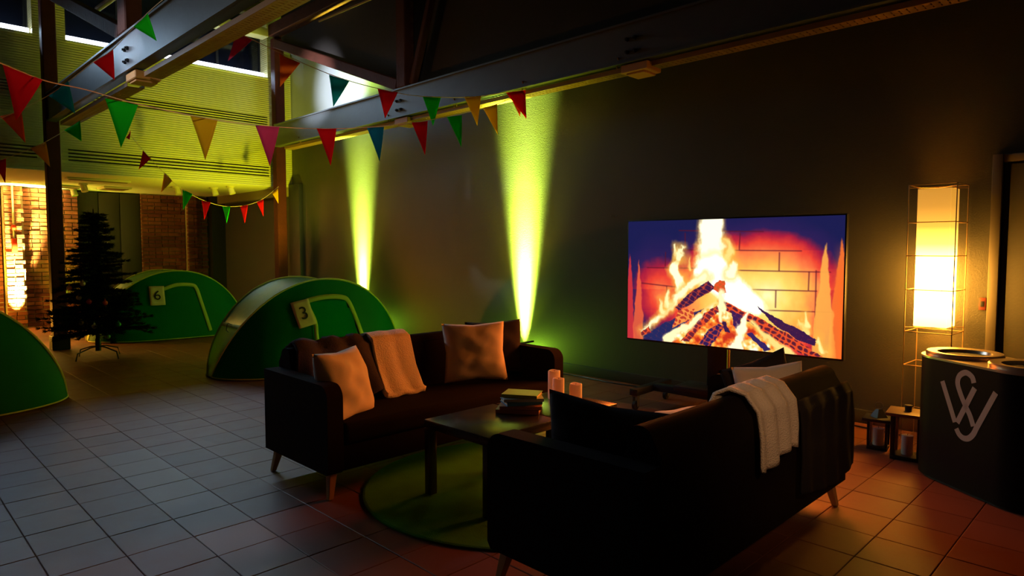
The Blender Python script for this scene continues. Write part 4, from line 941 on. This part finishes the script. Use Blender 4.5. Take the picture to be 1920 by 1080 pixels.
# ------------------------------------------------------------ bunting
FC = {'red': (.95, .006, .014), 'green': (.01, .72, .015), 'yellow': (1, .62, .01), 'pink': (.90, .07, .24), 'blue': (.01, .26, .50), 'teal': (.01, .42, .46), 'orange': (1, .22, .015)}
def flag_mat(c): return mat('pennant_' + c, FC[c], .8, spec=.15, transl=.28, bump=.1, bscale=60)
string_m = mat('pale_bunting_string', (.70, .52, .40), .8)
def bunting(label, line, flags):
    """line: (px,py,depth) points; flags: (colour, left, right, tip, depth)"""
    t = thing('bunting', label, 'bunting', (0, 0, 0), 0, 'strings of coloured paper pennants')
    pts = []
    for i in range(len(line) - 1):
        p0 = line[max(0, i - 1)]; p1 = line[i]; p2 = line[i + 1]; p3 = line[min(len(line) - 1, i + 2)]
        for k in range(8):
            u = k / 8; pts.append(at(*[.5 * ((2 * p1[c]) + (-p0[c] + p2[c]) * u + (2 * p0[c] - 5 * p1[c] + 4 * p2[c] - p3[c]) * u * u + (-p0[c] + 3 * p1[c] - 3 * p2[c] + p3[c]) * u ** 3) for c in range(3)]))
    pts.append(at(*line[-1])); bm = bmesh.new(); tube(bm, pts, .0035, 6); bm_obj('string', bm, string_m, t)
    for (c, a_, b_, tip, dp) in flags:
        dl = dr = dp; A = at(*a_, dp + .03); B = at(*b_, dp - .03); Tp = at(*tip, dp)
        nrm = (B - A).cross(Tp - A).normalized(); n = 6; v = []; f = []
        for i in range(n + 1):
            for j in range(n + 1 - i):
                u = i / n; s = j / n; p = A + (B - A) * (s + u / 2 * 0) + (Tp - A) * u
                p = A * (1 - s - u) + B * s + Tp * u + nrm * (.010 * math.sin(PI * (s + u * .5)) * (1 - u)); v.append(p)
        idx_ = {}; k = 0
        for i in range(n + 1):
            for j in range(n + 1 - i): idx_[(i, j)] = k; k += 1
        for i in range(n):
            for j in range(n - i):
                f.append((idx_[i, j], idx_[i, j + 1], idx_[i + 1, j]))
                if j < n - i - 1: f.append((idx_[i, j + 1], idx_[i + 1, j + 1], idx_[i + 1, j]))
        o = mesh_obj('pennant', v, f, flag_mat(c), t, True); o['label'] = c + ' triangular pennant'
        md = o.modifiers.new('thickness', 'SOLIDIFY'); md.thickness = .0015
bunting('longest bunting string sagging from the left edge to the lit wall tray',
    [(-60, 100, 3.3), (0, 118, 3.5), (80, 150, 3.8), (160, 168, 4.1), (258, 195, 4.4), (400, 224, 4.8), (520, 238, 5.2), (640, 241, 5.7), (760, 232, 6.2), (850, 216, 6.7), (930, 196, 7.1), (985, 168, 7.5)],
    [('red', (5, 121), (80, 150), (30, 226), 3.75), ('green', (197, 184), (259, 197), (227, 277), 4.3), ('yellow', (357, 217), (408, 226), (385, 300), 4.75), ('pink', (479, 235), (524, 238), (506, 312), 5.05), ('red', (594, 241), (631, 241), (620, 311), 5.45), ('blue', (688, 239), (720, 238), (712, 303), 5.95), ('red', (772, 230), (802, 227), (797, 291), 6.2), ('green', (838, 219), (866, 216), (865, 276), 6.6), ('yellow', (905, 202), (932, 195), (933, 252), 6.95), ('orange', (955, 178), (980, 170), (975, 219), 7.3)])
bunting('upper bunting string from the tie beam down to the lit wall tray',
    [(400, 45, 5.8), (443, 60, 5.9), (540, 106, 6.1), (640, 147, 6.3), (740, 173, 6.5), (800, 181, 6.6), (880, 182, 6.8), (950, 173, 7.1), (985, 168, 7.3)],
    [('pink', (443, 60), (473, 75), (427, 115), 5.95), ('orange', (524, 101), (563, 118), (525, 163), 6.1), ('teal', (617, 140), (655, 152), (625, 200), 6.3), ('red', (708, 166), (746, 173), (722, 222), 6.5), ('green', (792, 180), (827, 181), (812, 236), 6.7), ('yellow', (870, 181), (902, 180), (895, 236), 6.85), ('red', (948, 173), (985, 169), (987, 223), 7.15)])
bunting('bunting string running down in front of the left beam',
    [(330, -20, 5.5), (277, 24, 5.7), (212, 92, 6.1), (175, 116, 6.25), (128, 153, 6.3), (92, 178, 6.3), (40, 205, 6.2), (-30, 235, 6.0)],
    [('green', (250, 50), (277, 25), (294, 77), 5.7), ('red', (175, 117), (212, 91), (215, 150), 6.2), ('teal', (90, 179), (128, 152), (141, 213), 6.3), ('orange', (0, 218), (40, 207), (48, 268), 6.2)])
bunting('bunting string low at the left crossing before the near post',
    [(260, 170, 7.6), (190, 210, 7.8), (150, 229, 8.0), (85, 266, 8.1), (30, 290, 8.0), (-30, 310, 7.8)],
    [('green', (120, 244), (150, 226), (153, 265), 8.0), ('yellow', (57, 278), (86, 265), (94, 313), 8.0), ('red', (-12, 303), (11, 297), (10, 344), 8.0)])
bunting('farthest bunting string sagging to the corner post',
    [(235, 215, 8.6), (243, 250, 8.8), (283, 298, 9.2), (322, 339, 9.7), (345, 357, 10.0), (385, 377, 10.4), (425, 387, 10.8), (465, 384, 11.1), (494, 372, 11.3), (522, 350, 11.5)],
    [('red', (236, 258), (245, 244), (243, 262), 8.8), ('red', (268, 282), (283, 297), (260, 318), 9.2), ('yellow', (308, 323), (323, 339), (302, 361), 9.6), ('green', (342, 355), (361, 364), (343, 394), 10.0), ('red', (378, 376), (395, 379), (383, 412), 10.4), ('green', (417, 387), (432, 387), (425, 419), 10.8), ('red', (450, 386), (465, 384), (459, 419), 11.0), ('red', (481, 379), (494, 373), (494, 406), 11.2), ('yellow', (510, 362), (521, 353), (522, 382), 11.4)])
